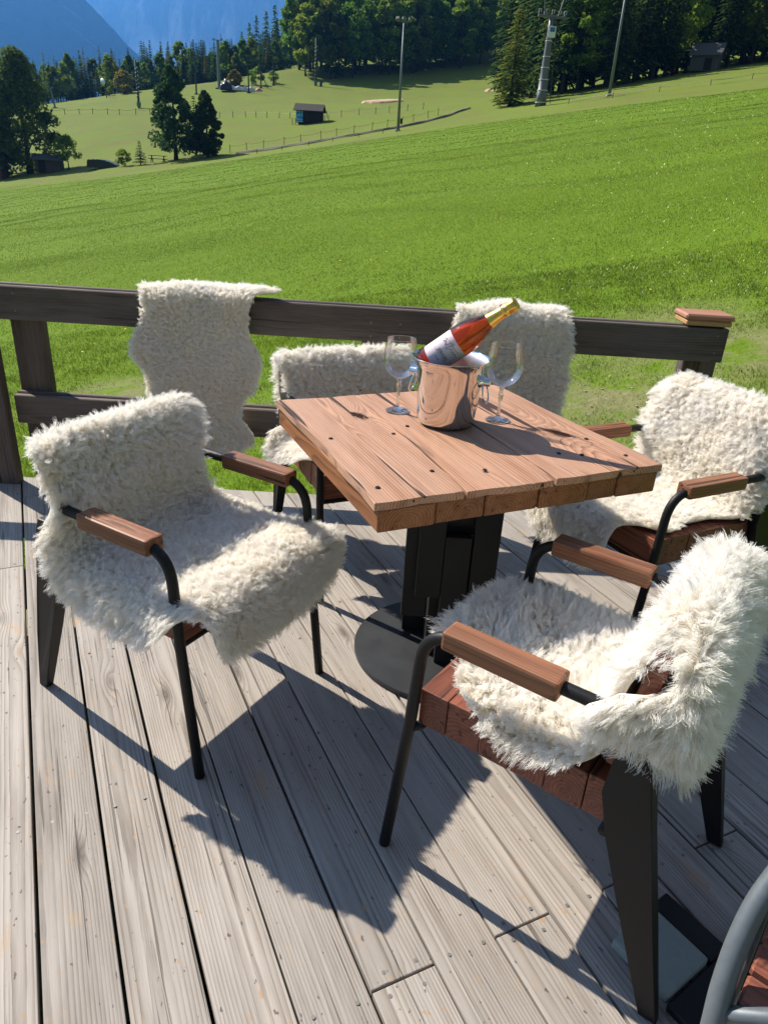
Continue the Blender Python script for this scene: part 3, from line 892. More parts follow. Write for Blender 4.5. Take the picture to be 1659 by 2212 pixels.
# ------------------------------------------------------------------ champagne bucket
BK = Vector((.153, 1.889, TOPZ + .0008))
bucket = empty('ice_bucket', BK)
tag(bucket, 'polished steel champagne bucket with ring handles holding a bottle', 'bucket')
bm = bmesh.new()
prof = [(0, .001), (.066, .001), (.074, .003), (.0785, .010), (.0800, .024), (.0845, .09), (.0895, .152), (.0915, .164), (.0955, .173), (.1015, .1785), (.1045, .1797),
        (.1055, .1785), (.1035, .1775), (.1000, .1765)]
prof_in = [(.0985, .1772), (.0945, .1715), (.0905, .163), (.0883, .15), (.0833, .09), (.0788, .024), (.074, .0105), (0, .0085)]
lathe(bm, prof[:11] + [(.1040, .1812), (.1012, .1805), (.0985, .1772)], 96)
bmobj('bucket_body', bm, M['steel'], bucket, smooth=True)
bm = bmesh.new(); lathe(bm, prof_in, 96)
bmobj('bucket_lining', bm, M['lining'], bucket, smooth=True)
for ang in (R(-22), R(158)):
    ex = Vector((math.cos(ang), math.sin(ang), 0)); ey = Vector((-ex.y, ex.x, 0)); ez = Vector((0, 0, 1))
    fm = Matrix((ex, ey, ez)).transposed().to_4x4()
    base = ex * .0875
    bm = bmesh.new()
    lathe(bm, [(0, -.004), (.017, -.004), (.0175, .002), (.014, .006), (.0115, .010), (.0115, .022), (.010, .025), (0, .0262)], 24)
    o = bmobj('handle_boss', bm, M['chrome'], bucket, smooth=True)
    o.matrix_local = Matrix.Translation(base + ez * .128) @ fm @ Matrix.Rotation(math.pi / 2, 4, 'Y')
    bm = bmesh.new()
    pts = [Vector((0, math.sin(a) * .024, math.cos(a) * .027)) for a in np.linspace(0, 2 * math.pi, 41)[:-1]]
    pts += [pts[0], pts[1]]
    tube(bm, pts, .0024, 8, False)
    o = bmobj('ring_handle', bm, M['chrome'], bucket, smooth=True)
    o.matrix_local = Matrix.Translation(base + ex * .015 + ez * .098) @ fm @ Matrix.Rotation(R(-14), 4, 'Y')

# ------------------------------------------------------------------ bottle
tip = Vector((.299, 1.842, 1.087))
BLEN = .287
bdir = (tip - Vector((.084, 1.899, .903))).normalized()
bot = tip - bdir * BLEN
bz = bdir
front = Vector((-.10, -1, .25)); front = (front - bz * front.dot(bz)).normalized()
side = (-front).cross(bz)
BM = Matrix((side, -front, bz)).transposed().to_4x4(); BM.translation = bot
bottle = empty('wine_bottle'); bottle.matrix_world = BM
tag(bottle, 'pink sparkling wine bottle with gold foil neck leaning in the bucket', 'bottle')
BR = .0405
bm = bmesh.new()
lathe(bm, [(0, .008), (.018, .006), (.034, .0), (.0385, .003), (BR, .010), (BR, .118), (.0398, .132), (.0372, .148), (.0325, .166), (.0265, .184), (.0205, .202), (.0165, .218), (.0148, .232), (.0142, .262), (.0135, .270), (0, .272)], 64)
bmobj('bottle_glass', bm, M['rose'], bottle, smooth=True)
bm = bmesh.new()
pr_ = [(.0202, .2055), (.0175, .218), (.0158, .232), (.0151, .2445), (.0152, .2475), (.0168, .2495), (.0168, .253), (.0155, .255), (.0158, .262), (.0172, .268), (.0176, .279), (.0160, .2855), (.010, .2872), (0, .2868)]
lathe(bm, pr_, 40)
for v in bm.verts:
    a = math.atan2(v.co.y, v.co.x)
    if v.co.z > .256: 
        q = 1 + .03 * math.sin(a * 9) + .02 * math.sin(a * 4 + v.co.z * 300)
        v.co.x *= q; v.co.y *= q
bmobj('foil_capsule', bm, M['gold'], bottle, smooth=True)
# label wrapped round the front of the body
def wrap(me_verts, r):
    for v in me_verts:
        a = v.co.x / r; z = v.co.y; d = r + v.co.z
        v.co = Vector((math.sin(a) * d, -math.cos(a) * d, z))
bm = bmesh.new()
bmesh.ops.create_grid(bm, x_segments=40, y_segments=6, size=.5)
for v in bm.verts:
    v.co = Vector((v.co.x * .096, .070 + v.co.y * .082 + .004 * math.cos(v.co.x * 3.0) * (1 if v.co.y > .4 else 0), .0005))
wrap(bm.verts, BR)
lab = bmobj('label', bm, M['label'], bottle, smooth=True)
def text_mesh(txt, size, x, y, shear=0.0, rot=0.0):
    cu = bpy.data.curves.new('t', 'FONT'); cu.body = txt; cu.size = size; cu.align_x = 'CENTER'; cu.shear = shear
    ob = bpy.data.objects.new('t', cu); COL.objects.link(ob)
    dg = bpy.context.evaluated_depsgraph_get()
    me = bpy.data.meshes.new_from_object(ob.evaluated_get(dg))
    bpy.data.objects.remove(ob); bpy.data.curves.remove(cu)
    b = bmesh.new(); b.from_mesh(me); bpy.data.meshes.remove(me)
    bmesh.ops.subdivide_edges(b, edges=[e for e in b.edges if e.calc_length() > .003], cuts=2)
    for v in b.verts:
        px, py = v.co.x, v.co.y
        v.co = Vector((x + px * math.cos(rot) - py * math.sin(rot), y + px * math.sin(rot) + py * math.cos(rot), .0009))
    return b
LROT = -math.pi / 2 * 0
bt = text_mesh('JERNEJ', .0135, .004, .062)
wrap(bt.verts, BR); bmobj('label_name', bt, M['ink'], lab)
bt = text_mesh('ROSE', .0065, .004, .0475)
wrap(bt.verts, BR); bmobj('label_small_print', bt, M['ink'], lab)
bm = bmesh.new()
sig = [(-.030, .090), (-.024, .098), (-.020, .090), (-.026, .086), (-.018, .092), (-.012, .086), (-.006, .100), (.002, .106), (-.004, .082), (.004, .090), (.008, .095), (.012, .088), (.016, .094), (.020, .088), (.024, .094), (.029, .088), (.034, .090)]
tt = np.linspace(0, len(sig) - 1, 110)
sp = smoothcurve(np.arange(len(sig)), sig, tt)
tube(bm, [(a, b, .0006) for a, b in sp], .00055, 5)
tube(bm, [(a, .101 + .012 * a, .0006) for a in np.linspace(-.016, .026, 14)], .0004, 5)
tube(bm, [(a, .0585, .0006) for a in np.linspace(-.034, .040, 16)], .0003, 5)
wrap(bm.verts, BR); bmobj('label_signature', bm, M['ink'], lab)
bm = bmesh.new(); box(bm, (-.0022, -.0195, .2475), (.0022, -.0160, .2525), .0006)
o = bmobj('pull_tab', bm, M['red'], bottle, rot=(0, 0, R(-75)))

# ------------------------------------------------------------------ balloon wine glasses
def glass(loc, s, label):
    g = empty('wine_glass', loc)
    tag(g, label, 'glass', 'wine glasses on the table')
    bm = bmesh.new()
    H = .200 * s
    pr = [(0, .092), (.008, .0925), (.020, .097), (.033, .107), (.043, .122), (.0475, .139), (.0470, .155), (.0440, .172), (.0405, .190), (.0385, .200)]
    pr = [(r * s, z * s) for r, z in pr]
    t = np.linspace(0, len(pr) - 1, 40); sp = smoothcurve(np.arange(len(pr)), pr, t)
    prof = [(max(float(a), 0), float(b)) for a, b in sp]; prof[0] = (0, prof[0][1])
    lathe(bm, prof, 56)
    bmobj('bowl', bm, M['thinglass'], g, smooth=True)
    bm = bmesh.new()
    pts = [Vector((.0385 * s * math.cos(a), .0385 * s * math.sin(a), .200 * s)) for a in np.linspace(0, 2 * math.pi, 49)[:-1]]
    pts += [pts[0], pts[1]]
    tube(bm, pts, .0007, 6, False)
    bmobj('rim', bm, M['glass'], g, smooth=True)
    bm = bmesh.new()
    st = [(0, .0), (.032, .0), (.0335, .001), (.0325, .0022), (.018, .0050), (.008, .0085), (.0048, .014), (.0042, .030), (.0046, .050), (.0070, .068), (.0074, .072), (.0050, .080), (.0056, .084), (.0066, .087), (.0090, .0915), (0, .0918)]
    lathe(bm, [(r * s, z * s) for r, z in st], 40)
    bmobj('stem', bm, M['glass'], g, smooth=True)
    return g
glass((.020, 1.965, TOPZ + .001), 1.02, 'empty stemmed balloon glass to the left of the steel bucket')
glass((.302, 1.932, TOPZ + .001), 1.06, 'empty stemmed balloon glass to the right of the steel bucket')
# ------------------------------------------------------------------ armchairs
SEAT_CUTS = [-.045, -.108, -.182, -.247, -.318, -.392, -.456]
def chair_meshes():
    d = {}
    bm = bmesh.new()
    pts = []
    half = [(-.247, .0, 0), (-.243, -.036, .37), (-.240, -.050, .604), (-.236, -.462, .606), (-.10, -.478, .618), (0, -.480, .620)]
    full = half + [(-x, y, z) for x, y, z in half[-2::-1]]
    pth = fillet(full, [0, .085, .055, .10, 0, .10, .055, .085, 0], 8)
    tube(bm, pth, .0125, 14)
    d['tube_frame'] = (bm, 'black', True)
    bm = bmesh.new()
    tube(bm, fillet([(-.240, -.040, .358), (-.225, -.052, .358), (.225, -.052, .358), (.240, -.040, .358)], .01, 3), .010, 10)
    for s in (-1, 1):
        tube(bm, [(s * .19, -.052, .354), (s * .19, -.20, .354), (s * .19, -.44, .354)], .009, 10)
    tube(bm, [(-.236, -.44, .352), (.236, -.44, .352)], .010, 10)
    d['under_frame'] = (bm, 'black', True)
    for s, nm in ((-1, 'a'), (1, 'b')):
        bm = bmesh.new()
        x0 = s * .241
        poly = [(-.613, 0), (-.580, 0), (-.500, .225), (-.448, .37), (-.425, .452), (-.430, .52), (-.440, .565), (-.478, .565), (-.494, .53), (-.520, .40), (-.566, .20)]
        lo = [bm.verts.new((x0 - .017 * (1 if z > .05 else .7), y, z)) for y, z in poly]
        hi = [bm.verts.new((x0 + .017 * (1 if z > .05 else .7), y, z)) for y, z in poly]
        n = len(poly)
        f1 = bm.faces.new(lo); f2 = bm.faces.new(hi[::-1])
        for q in range(n): bm.faces.new((lo[q], lo[(q + 1) % n], hi[(q + 1) % n], hi[q]))
        bmesh.ops.bevel(bm, geom=list(f1.edges) + list(f2.edges), offset=.004, segments=2, profile=.5, affect='EDGES')
        d['rear_leg' + nm] = (bm, 'black', False)
    return d
_cm = None
def armchair(mid, az, label, seed):
    global _cm
    c = empty('armchair', (mid[0], mid[1], .001), -R(az))
    tag(c, label, 'armchair', 'armchairs round the wooden table')
    rr = random.Random(seed)
    if _cm is None:
        _cm = {}
        for nm, (bm, mt, sm) in chair_meshes().items():
            me = bpy.data.meshes.new(nm.rstrip('ab') if nm.startswith('rear_leg') else nm)
            bmesh.ops.recalc_face_normals(bm, faces=bm.faces)
            bm.to_mesh(me); bm.free(); me.materials.append(M[mt])
            if sm: smooth_me(me)
            _cm[nm] = me
        for q in range(6):
            bm = bmesh.new(); w = (SEAT_CUTS[q] - SEAT_CUTS[q + 1]) / 2 - .0008
            L = .228 - .002 * (q % 2)
            box(bm, (-L, -w, -.043), (L, w, .043), .0022, seg=2)
            me = bpy.data.meshes.new('seat_beam'); bm.to_mesh(me); bm.free(); me.materials.append(M['redwood']); _cm['seat%d' % q] = me
        bm = bmesh.new(); box(bm, (-.1135, -.0255, -.0195), (.1135, .0255, .0195), .006, seg=2)
        me = bpy.data.meshes.new('armrest'); bm.to_mesh(me); bm.free(); me.materials.append(M['arm']); _cm['arm'] = me
        bm = bmesh.new(); box(bm, (-.222, -.015, -.062), (.222, .015, .062), .006, seg=2)
        me = bpy.data.meshes.new('back_board'); bm.to_mesh(me); bm.free(); me.materials.append(M['redwood']); _cm['back'] = me
    link('tube_frame', _cm['tube_frame'], c); link('under_frame', _cm['under_frame'], c)
    link('rear_leg', _cm['rear_lega'], c); link('rear_leg', _cm['rear_legb'], c)
    for q in range(6):
        link('seat_beam', _cm['seat%d' % q], c, loc=(0, (SEAT_CUTS[q] + SEAT_CUTS[q + 1]) / 2, .408 + rr.uniform(-.0015, .0015)))
    for s in (-1, 1):
        link('armrest', _cm['arm'], c, loc=(s * .2365, -.209, .6065), rot=(0, 0, math.pi / 2))
    for zc in (.545, .664):
        link('back_board', _cm['back'], c, loc=(0, -.447 + (.64 - zc) * .14, zc), rot=(R(8), 0, 0))
    return c

# ------------------------------------------------------------------ sheepskins
def drape(rows, ns, nx):
    """rows: dicts y,z,hl,hr,b,tl,tr,dy,dz -> grid of points (ns, nx, 3)"""
    keys = ['x', 'y', 'z', 'hl', 'hr', 'b', 'tl', 'tr']
    A = np.array([[r_.get(k_, {'b': .2, 'tl': .3, 'tr': .3, 'x': 0}.get(k_)) for k_ in keys] for r_ in rows], float)
    d = np.r_[0, np.cumsum(np.maximum(np.linalg.norm(np.diff(A[:, 1:3], axis=0), axis=1), .012))]
    t = np.linspace(0, d[-1], ns)
    V = smoothcurve(d, A, t)
    cx, y, z, hl, hr, b, tl, tr = V.T
    hr = np.maximum(hr, .02 - hl); hl = np.maximum(hl, -1)
    ty = np.gradient(y, t); tz = np.gradient(z, t); ln = np.hypot(ty, tz) + 1e-9
    ty /= ln; tz /= ln
    # default droop direction: the underside of the hide
    dyv = np.array([r_.get('D', (np.nan, np.nan)) for r_ in rows], float)
    ny, nz = tz * -1, ty          # in-plane normal candidates
    sg = np.array([r_.get('sg', 1.0) for r_ in rows], float)
    Dy, Dz = np.empty(ns), np.empty(ns)
    ok = ~np.isnan(dyv[:, 0])
    ddy = np.where(ok, dyv[:, 0], np.interp(d, t, -ny)); ddz = np.where(ok, dyv[:, 1], np.interp(d, t, -nz))
    Dy = np.interp(t, d, ddy); Dz = np.interp(t, d, ddz)
    l_ = np.hypot(Dy, Dz) + 1e-9; Dy /= l_; Dz /= l_
    u = np.linspace(-1, 1, nx)
    # round the lateral sampling
    hw_, hc_ = (hl + hr) / 2, (hr - hl) / 2
    X = u[None] * hw_[:, None] + hc_[:, None] + cx[:, None]
    th_max = np.where(X < 0, tl[:, None], tr[:, None])
    bb = b[:, None]; r = .045
    e = np.maximum(np.abs(X) - bb, 0)
    th = np.minimum(e / r, th_max)
    rest = np.maximum(e - r * th, 0)
    lat = np.minimum(np.abs(X), bb) + r * np.sin(th) + rest * np.cos(th_max)
    drop = r * (1 - np.cos(th)) + rest * np.sin(th_max)
    P = np.empty((ns, nx, 3))
    P[..., 0] = np.sign(X) * lat
    P[..., 1] = y[:, None] + Dy[:, None] * drop
    P[..., 2] = z[:, None] + Dz[:, None] * drop
    return P

def sheepskin(rows, loc, rz, label, seed, length=.04, nlock=4200, per=13, mat='wool', curl=1.0, lump=.006, flip=1, ns=90, nx=64, group='sheepskins on the chairs', smooth_edge=True, comb=.6):
    g = np.random.default_rng(seed)
    P = drape(rows, ns, nx)
    gs = np.gradient(P, axis=0); gxx = np.gradient(P, axis=1)
    N = np.cross(gxx, gs); N /= np.linalg.norm(N, axis=2, keepdims=True) + 1e-9
    N *= flip
    si, xi = np.meshgrid(np.linspace(0, 1, ns), np.linspace(-1, 1, nx), indexing='ij')
    w = np.zeros((ns, nx))
    for q in range(5):
        a, b_, c_ = g.uniform(3, 11), g.uniform(2, 6), g.uniform(0, 6.28, 2)
        w += np.sin(si * a * 2 + c_[0]) * np.sin(xi * b_ + c_[1] + si * 2) / 3
    P = P + N * (w * lump)[..., None]
    P[..., 0] += .004 * np.sin(si * 40 + seed) * np.abs(xi) ** 4
    i, j = np.meshgrid(np.arange(ns - 1), np.arange(nx - 1), indexing='ij')
    f = np.stack([i * nx + j, i * nx + j + 1, (i + 1) * nx + j + 1, (i + 1) * nx + j], -1).reshape(-1, 4)
    # a hide has thickness: outer and inner faces
    th = .0035
    v = np.concatenate([P.reshape(-1, 3), (P - N * th).reshape(-1, 3)])
    n0 = ns * nx
    def edge(idx): 
        idx = np.asarray(idx); return np.stack([idx[:-1], idx[1:], idx[1:] + n0, idx[:-1] + n0], 1)
    ed = np.concatenate([edge(np.arange(nx)), edge(np.arange(nx) + (ns - 1) * nx), edge(np.arange(ns) * nx), edge(np.arange(ns) * nx + nx - 1)])
    f = np.concatenate([f, f[:, ::-1] + n0, ed])
    me = npmesh('sheepskin', v, f, 4); smooth_me(me)
    o = link('sheepskin', me, None, M['hide'], loc=loc, rot=(0, 0, rz))
    tag(o, label, 'sheepskin', group)
    # area-weighted lock roots
    e1 = P[1:, :-1] - P[:-1, :-1]; e2 = P[:-1, 1:] - P[:-1, :-1]
    ar = np.linalg.norm(np.cross(e1, e2), axis=2).ravel(); area = ar.sum()
    nl = int(nlock * area / .42)
    ci = g.choice(len(ar), nl, p=ar / area)
    li = ci // (nx - 1) + g.random(nl); lj = ci % (nx - 1) + g.random(nl)
    def samp(A, a, b):
        a = np.clip(a, 0, ns - 1.001); b = np.clip(b, 0, nx - 1.001)
        i0 = a.astype(int); j0 = b.astype(int); fa = (a - i0)[:, None]; fb = (b - j0)[:, None]
        return (A[i0, j0] * (1 - fa) * (1 - fb) + A[i0 + 1, j0] * fa * (1 - fb) + A[i0, j0 + 1] * (1 - fa) * fb + A[i0 + 1, j0 + 1] * fa * fb)
    def unit(a): return a / (np.linalg.norm(a, axis=-1, keepdims=True) + 1e-9)
    GS, GX = unit(gs), unit(gxx)
    cell_s = np.linalg.norm(gs, axis=2).mean(); cell_x = np.linalg.norm(gxx, axis=2).mean()
    LP = samp(P, li, lj); LN = unit(samp(N, li, lj)); LS = unit(samp(GS, li, lj)); LX = unit(samp(GX, li, lj))
    lat = (lj / (nx - 1) * 2 - 1); lon = li / (ns - 1) * 2 - 1
    edge_x = np.sign(lat) * np.clip((np.abs(lat) - .55) / .45, 0, 1) ** 1.3
    edge_s = np.sign(lon) * np.clip((np.abs(lon) - .84) / .16, 0, 1) ** 1.3
    # slowly varying swirl makes the fleece lie in patches
    sw1 = np.sin(LP[:, 0] * 31 + LP[:, 2] * 23 + seed) + np.sin(LP[:, 1] * 37 - LP[:, 0] * 17)
    sw2 = np.sin(LP[:, 1] * 29 + LP[:, 2] * 19 + 2 * seed) + np.sin(LP[:, 0] * 41 + LP[:, 2] * 13)
    ax = LN * .6 + LX * (edge_x * 1.0 * comb / .6 + .42 * sw1 * comb + g.normal(0, .26, nl))[:, None] + LS * (edge_s * 1.1 + .42 * sw2 * comb + g.normal(0, .26, nl))[:, None]
    ax = unit(ax); ax[:, 2] -= .28; ax = unit(ax)
    ll = length * np.exp(g.normal(0, .18, nl)) * (1 + .25 * np.maximum(np.abs(edge_x), np.abs(edge_s)))
    # hairs
    nh = nl * per
    k_ = np.repeat(np.arange(nl), per)
    rad = .0042
    hi_ = li[k_] + g.normal(0, rad / cell_s, nh); hj = lj[k_] + g.normal(0, rad / cell_x, nh)
    RP = samp(P, hi_, hj); RN = unit(samp(N, hi_, hj))
    npt = 7
    t = np.linspace(0, 1, npt)[None, :, None]
    hl_ = (ll[k_] * g.uniform(.72, 1.12, nh))[:, None, None]
    A = ax[k_][:, None, :]; Nn = RN[:, None, :]
    path = RP[:, None, :] + hl_ * (Nn * (t - .5 * t * t) * .7 + A * (.35 * t + .65 * t * t) * .8)
    lockp = LP[k_][:, None, :] + hl_ * (LN[k_][:, None, :] * (t - .5 * t * t) * .7 + A * (.35 * t + .65 * t * t) * .8)
    mw = .5 * t ** 1.1
    path = path * (1 - mw) + lockp * mw
    q1 = unit(np.cross(A, np.array([[[.3, .5, .8]]]))); q2 = np.cross(A, q1)
    ph = (g.uniform(0, 6.28, nl)[k_] + g.normal(0, .35, nh))[:, None, None]; fq = g.uniform(5.5, 9.5, nl)[k_][:, None, None]
    amp = (.0046 * curl * g.uniform(.5, 1.4, nl)[k_])[:, None, None]
    path = path + q1 * amp * t * np.sin(fq * t + ph) + q2 * amp * t * np.cos(fq * t + ph)
    path = path + g.normal(0, .0011, (nh, 1, 3)) * t
    hc = bpy.data.hair_curves.new('wool')
    hc.add_curves([npt] * nh)
    hc.attributes['position'].data.foreach_set('vector', path.astype(np.float32).ravel())
    ra = hc.attributes.new('radius', 'FLOAT', 'POINT')
    rv = np.broadcast_to(.00047 * (1 - .62 * np.linspace(0, 1, npt))[None], (nh, npt))
    ra.data.foreach_set('value', np.ascontiguousarray(rv, dtype=np.float32).ravel())
    hc.materials.append(M[mat])
    w_ = bpy.data.objects.new('wool', hc); COL.objects.link(w_); w_.parent = o
    return o

def rw(y, z, hl, hr, **kw): return dict(y=y, z=z, hl=hl, hr=hr, **kw)
CH = {1: ((-.288, 1.509), 120.0), 2: ((.023, 2.209), 155.5), 3: ((.636, 2.014), -117.0), 4: ((.188, 1.338), -55.0)}
armchair(*CH[1], 'black tube armchair to the left of the table, its sheepskin hanging over the seat front', 1)
armchair(*CH[2], 'black tube armchair behind the table, mostly hidden, its back against the railing side', 2)
armchair(*CH[3], 'black tube armchair beyond the right corner of the table', 3)
armchair(*CH[4], 'black tube armchair seen from behind with bare red seat timbers at its side', 4)
def pose(n): (x, y), a = CH[n]; return dict(loc=(x, y, .001), rz=-R(a))

r1 = [rw(-.500, .60, .18, .17, b=.18, tl=.5, tr=.5), rw(-.500, .69, .20, .205, b=.2, tl=.5, tr=.4), rw(-.488, .74, .215, .225, b=.2, tl=.5, tr=.4), rw(-.458, .762, .225, .25, b=.2, tl=.6, tr=.4, D=(0, -1)),
      rw(-.434, .738, .23, .265, b=.21, tl=.6, tr=.30, D=(-.6, -.8)), rw(-.418, .69, .225, .265, b=.22, tl=.5, tr=.4), rw(-.406, .62, .21, .255, b=.225, tl=.4, tr=.9, D=(-1, -.3)), rw(-.400, .545, .20, .31, b=.225, tl=.3, tr=1.2, D=(-.7, -.7)),
      rw(-.375, .490, .225, .32, b=.226, tl=.9, tr=1.35, D=(-.3, -1)), rw(-.31, .470, .25, .335, b=.226, tl=1.2, tr=1.35), rw(-.20, .466, .275, .345, b=.226, tl=1.2, tr=1.35), rw(-.10, .468, .29, .345, b=.228, tl=1.0, tr=1.35),
      rw(-.03, .476, .30, .30, b=.23, tl=.7, tr=1.1), rw(.012, .470, .315, .25, b=.23, tl=.5, tr=.7), rw(.034, .435, .31, .225, b=.23, tl=.45, tr=.5), rw(.040, .38, .26, .205, b=.22, tl=.4, tr=.4), rw(.036, .34, .19, .17, b=.2, tl=.3, tr=.3), rw(.03, .315, .10, .09)]
sheepskin(r1, **pose(1), label='long haired cream sheepskin draped over the armchair left of the table', seed=1, length=.023, nlock=10500, per=14, curl=.7)
r2 = [rw(-0.514, 0.450, .20, .22), rw(-0.503, 0.600, .23, .25, b=.2), rw(-0.493, 0.722, .245, .265, b=.22), rw(-0.463, 0.757, .25, .27, b=.23, D=(0, -1)), rw(-0.426, 0.722, .25, .265, b=.22), rw(-0.408, 0.640, .24, .24, b=.2),
      rw(-0.390, 0.570, .20, .16, b=.2), rw(-0.395, 0.500, .22, .31, b=.22, tl=.8, tr=.5), rw(-0.360, 0.470, .24, .34, b=.22, tl=1, tr=.7), rw(-0.260, 0.466, .25, .29, b=.22, tl=1, tr=1.1), rw(-0.120, 0.466, .25, .20, b=.22, tl=1, tr=1.1), rw(-0.030, 0.470, .22, .15), rw(0.012, 0.445, .18, .12), rw(0.020, 0.400, .12, .08)]
sheepskin(r2, **pose(2), label='cream sheepskin on the armchair half hidden behind the table', seed=2, length=.022, nlock=8500, per=12)
r3 = [rw(-0.514, 0.460, .20, .16, b=.18, tl=.4), rw(-0.504, 0.580, .27, .21, b=.2, tl=.8), rw(-0.499, 0.700, .29, .24, b=.2, tl=.8), rw(-0.487, 0.775, .28, .245, b=.17, tl=.5, tr=.6, D=(0, -1)), rw(-0.467, 0.805, .285, .25, b=.14, tl=.55, tr=.6, D=(0, -1)), rw(-0.432, 0.775, .29, .255, b=.15, tl=.55, tr=.6, D=(0, -1)),
      rw(-0.418, 0.700, .29, .255, b=.18, tl=.7, tr=.4), rw(-0.402, 0.600, .28, .25, b=.2, tl=.8, tr=.4), rw(-0.403, 0.530, .255, .245, b=.21, tl=.9, tr=.8), rw(-0.380, 0.482, .235, .255, b=.21, tl=1.0, tr=1), rw(-0.280, 0.466, .19, .265, b=.22, tr=1.1), rw(-0.180, 0.466, .19, .27, b=.22, tl=.9, tr=1.1),
      rw(-0.110, 0.466, .215, .28, b=.22, tr=1.0), rw(-0.040, 0.474, .15, .285, b=.23, tr=.7), rw(0.012, 0.466, .13, .285, b=.23, tr=.5), rw(0.034, 0.430, .13, .27, b=.23, tr=.4), rw(0.040, 0.360, .12, .23), rw(0.034, 0.300, .07, .16)]
sheepskin(r3, **pose(3), label='curly cream sheepskin on the armchair beyond the right corner of the table', seed=3, length=.022, nlock=10500, per=13)
r4 = [rw(-.515, .49, .04, .03, x=-.14), rw(-.525, .53, .20, -.06, b=.18, tl=1.0, tr=.5), rw(-.530, .575, .36, -.01, b=.20, tl=1.3, tr=.8), rw(-.530, .625, .39, .10, b=.205, tl=1.35, tr=.9), rw(-.520, .69, .33, .19, b=.20, tl=1.25, tr=.8), rw(-.500, .745, .245, .22, b=.17, tl=.9, tr=.8, D=(0, -1)),
      rw(-.462, .765, .22, .225, b=.13, tl=.7, tr=.85, D=(0, -1)), rw(-.432, .735, .225, .225, b=.14, tl=.6, tr=.8, D=(0, -1)), rw(-.420, .68, .235, .23, b=.2, tr=.4), rw(-.408, .60, .225, .23, b=.2), rw(-.398, .53, .235, .23, b=.2), rw(-.365, .482, .245, .24, b=.215, tl=.8, tr=1),
      rw(-.30, .466, .255, .25, b=.215, tl=1.2, tr=1.1), rw(-.22, .464, .255, .26, b=.218, tl=1.2, tr=1.1), rw(-.15, .464, .222, .265, b=.22, tl=1.2, tr=1.1), rw(-.105, .465, .185, .27, b=.22, tr=1.0), rw(-.06, .467, .08, .27, b=.22, tr=.8), rw(-.01, .467, .045, .25, b=.22, tr=.6), rw(.022, .44, .03, .21), rw(.032, .41, .01, .13)]
sheepskin(r4, **pose(4), label='long haired white sheepskin folded over the back of the nearest armchair', seed=4, length=.028, nlock=9500, per=15, mat='woolw', curl=.45)

def fence_rows(lv, zt_, side_pts_l, side_pts_r):
    pass
zl = np.array([.20, .24, .30, .34, .363, .385, .41, .446, .495, .564, .62, .677, .70, .75, .84, .87])
xl = np.array([-.735, -.80, -.88, -.99, -1.083, -1.095, -1.06, -1.014, -1.022, -1.035, -1.086, -1.082, -1.06, -1.027, -1.022, -1.028])
zr = np.array([.194, .258, .297, .33, .367, .419, .483, .584, .62, .66, .707, .79, .84, .87])
xr = np.array([-.675, -.585, -.574, -.60, -.639, -.637, -.586, -.545, -.542, -.56, -.59, -.603, -.59, -.57])
rowsF = []
XC = -.81
for z_ in np.concatenate([np.linspace(.19, .84, 34)]):
    a = float(np.interp(z_, zl, xl)); b_ = float(np.interp(z_, zr, xr))
    yv = -.062 - .010 * math.sin((z_ - .2) * 5)
    rowsF.append(rw(yv, z_, max(XC - a, .02), max(b_ - XC, .02), b=2.0))
rowsF += [rw(-.055, .868, .212, .235, b=2.0), rw(-.030, .884, .225, .265, b=2.0), rw(.010, .888, .235, .32, b=2.0), rw(.045, .882, .22, .27, b=2.0), rw(.062, .84, .16, .12, b=2.0), rw(.066, .76, .14, .10, b=2.0)]
sheepskin(rowsF, loc=(XC, 3.0, 0), rz=0, label='whole short haired cream sheepskin hung over the railing behind the left armchair', seed=6, length=.018, nlock=10000, per=13, curl=1.0, lump=.017, ns=110, nx=60, group='sheepskins hung on the railing', comb=.45)
rowsG = []
XC2 = .475
for z_ in np.linspace(.36, .83, 20):
    a = float(np.interp(z_, [.36, .45, .64, .78, .83], [.30, .26, .235, .228, .24])); b_ = float(np.interp(z_, [.36, .45, .62, .80, .83], [.60, .715, .722, .712, .70]))
    rowsG.append(rw(-.066 - .006 * math.sin(z_ * 9), z_, XC2 - a, b_ - XC2, b=2.0))
rowsG += [rw(-.06, .862, .228, .215, b=2.0), rw(-.034, .886, .222, .205, b=2.0), rw(.01, .888, .215, .20, b=2.0), rw(.048, .876, .20, .19, b=2.0), rw(.066, .82, .19, .18, b=2.0), rw(.07, .70, .17, .16, b=2.0)]
sheepskin(rowsG, loc=(XC2, 3.0, 0), rz=0, label='square cut curly sheepskin over the railing behind the champagne bottle', seed=8, length=.021, nlock=8500, per=12, curl=1.1, lump=.016, ns=80, nx=56, group='sheepskins hung on the railing', comb=.7)
# ------------------------------------------------------------------ parasol foot and metal chair at the near corner
pb = empty('parasol_base', (.725, .885, .001), R(36))
tag(pb, 'dark steel parasol foot with pale concrete slabs in the near right corner', 'parasol base')
bm = bmesh.new()
for a, b in (((-.17, -.028, .0), (.17, .028, .020)), ((-.028, -.17, .0), (.028, -.0282, .020)), ((-.028, .0282, .0), (.028, .17, .020))):
    box(bm, a, b, .003)
bmobj('cross_frame', bm, M['black'], pb)
for sx in (-1, 1):
    for sy in (-1, 1):
        if sx > 0 and sy > 0: continue
        bm = bmesh.new(); box(bm, (-.065, -.065, 0), (.065, .065, .028), .008, seg=2)
        bmobj('concrete_slab', bm, M['concrete'], pb, loc=(sx * .097, sy * .097, .002))
tc = empty('garden_chair', (.70, .30, .001), R(-50))
tag(tc, 'grey tubular metal garden chair cut off by the near right corner', 'garden chair')
TP_ = [(.565, .689, .494), (.533, .660, .434), (.512, .629, .368), (.505, .606, .320)]
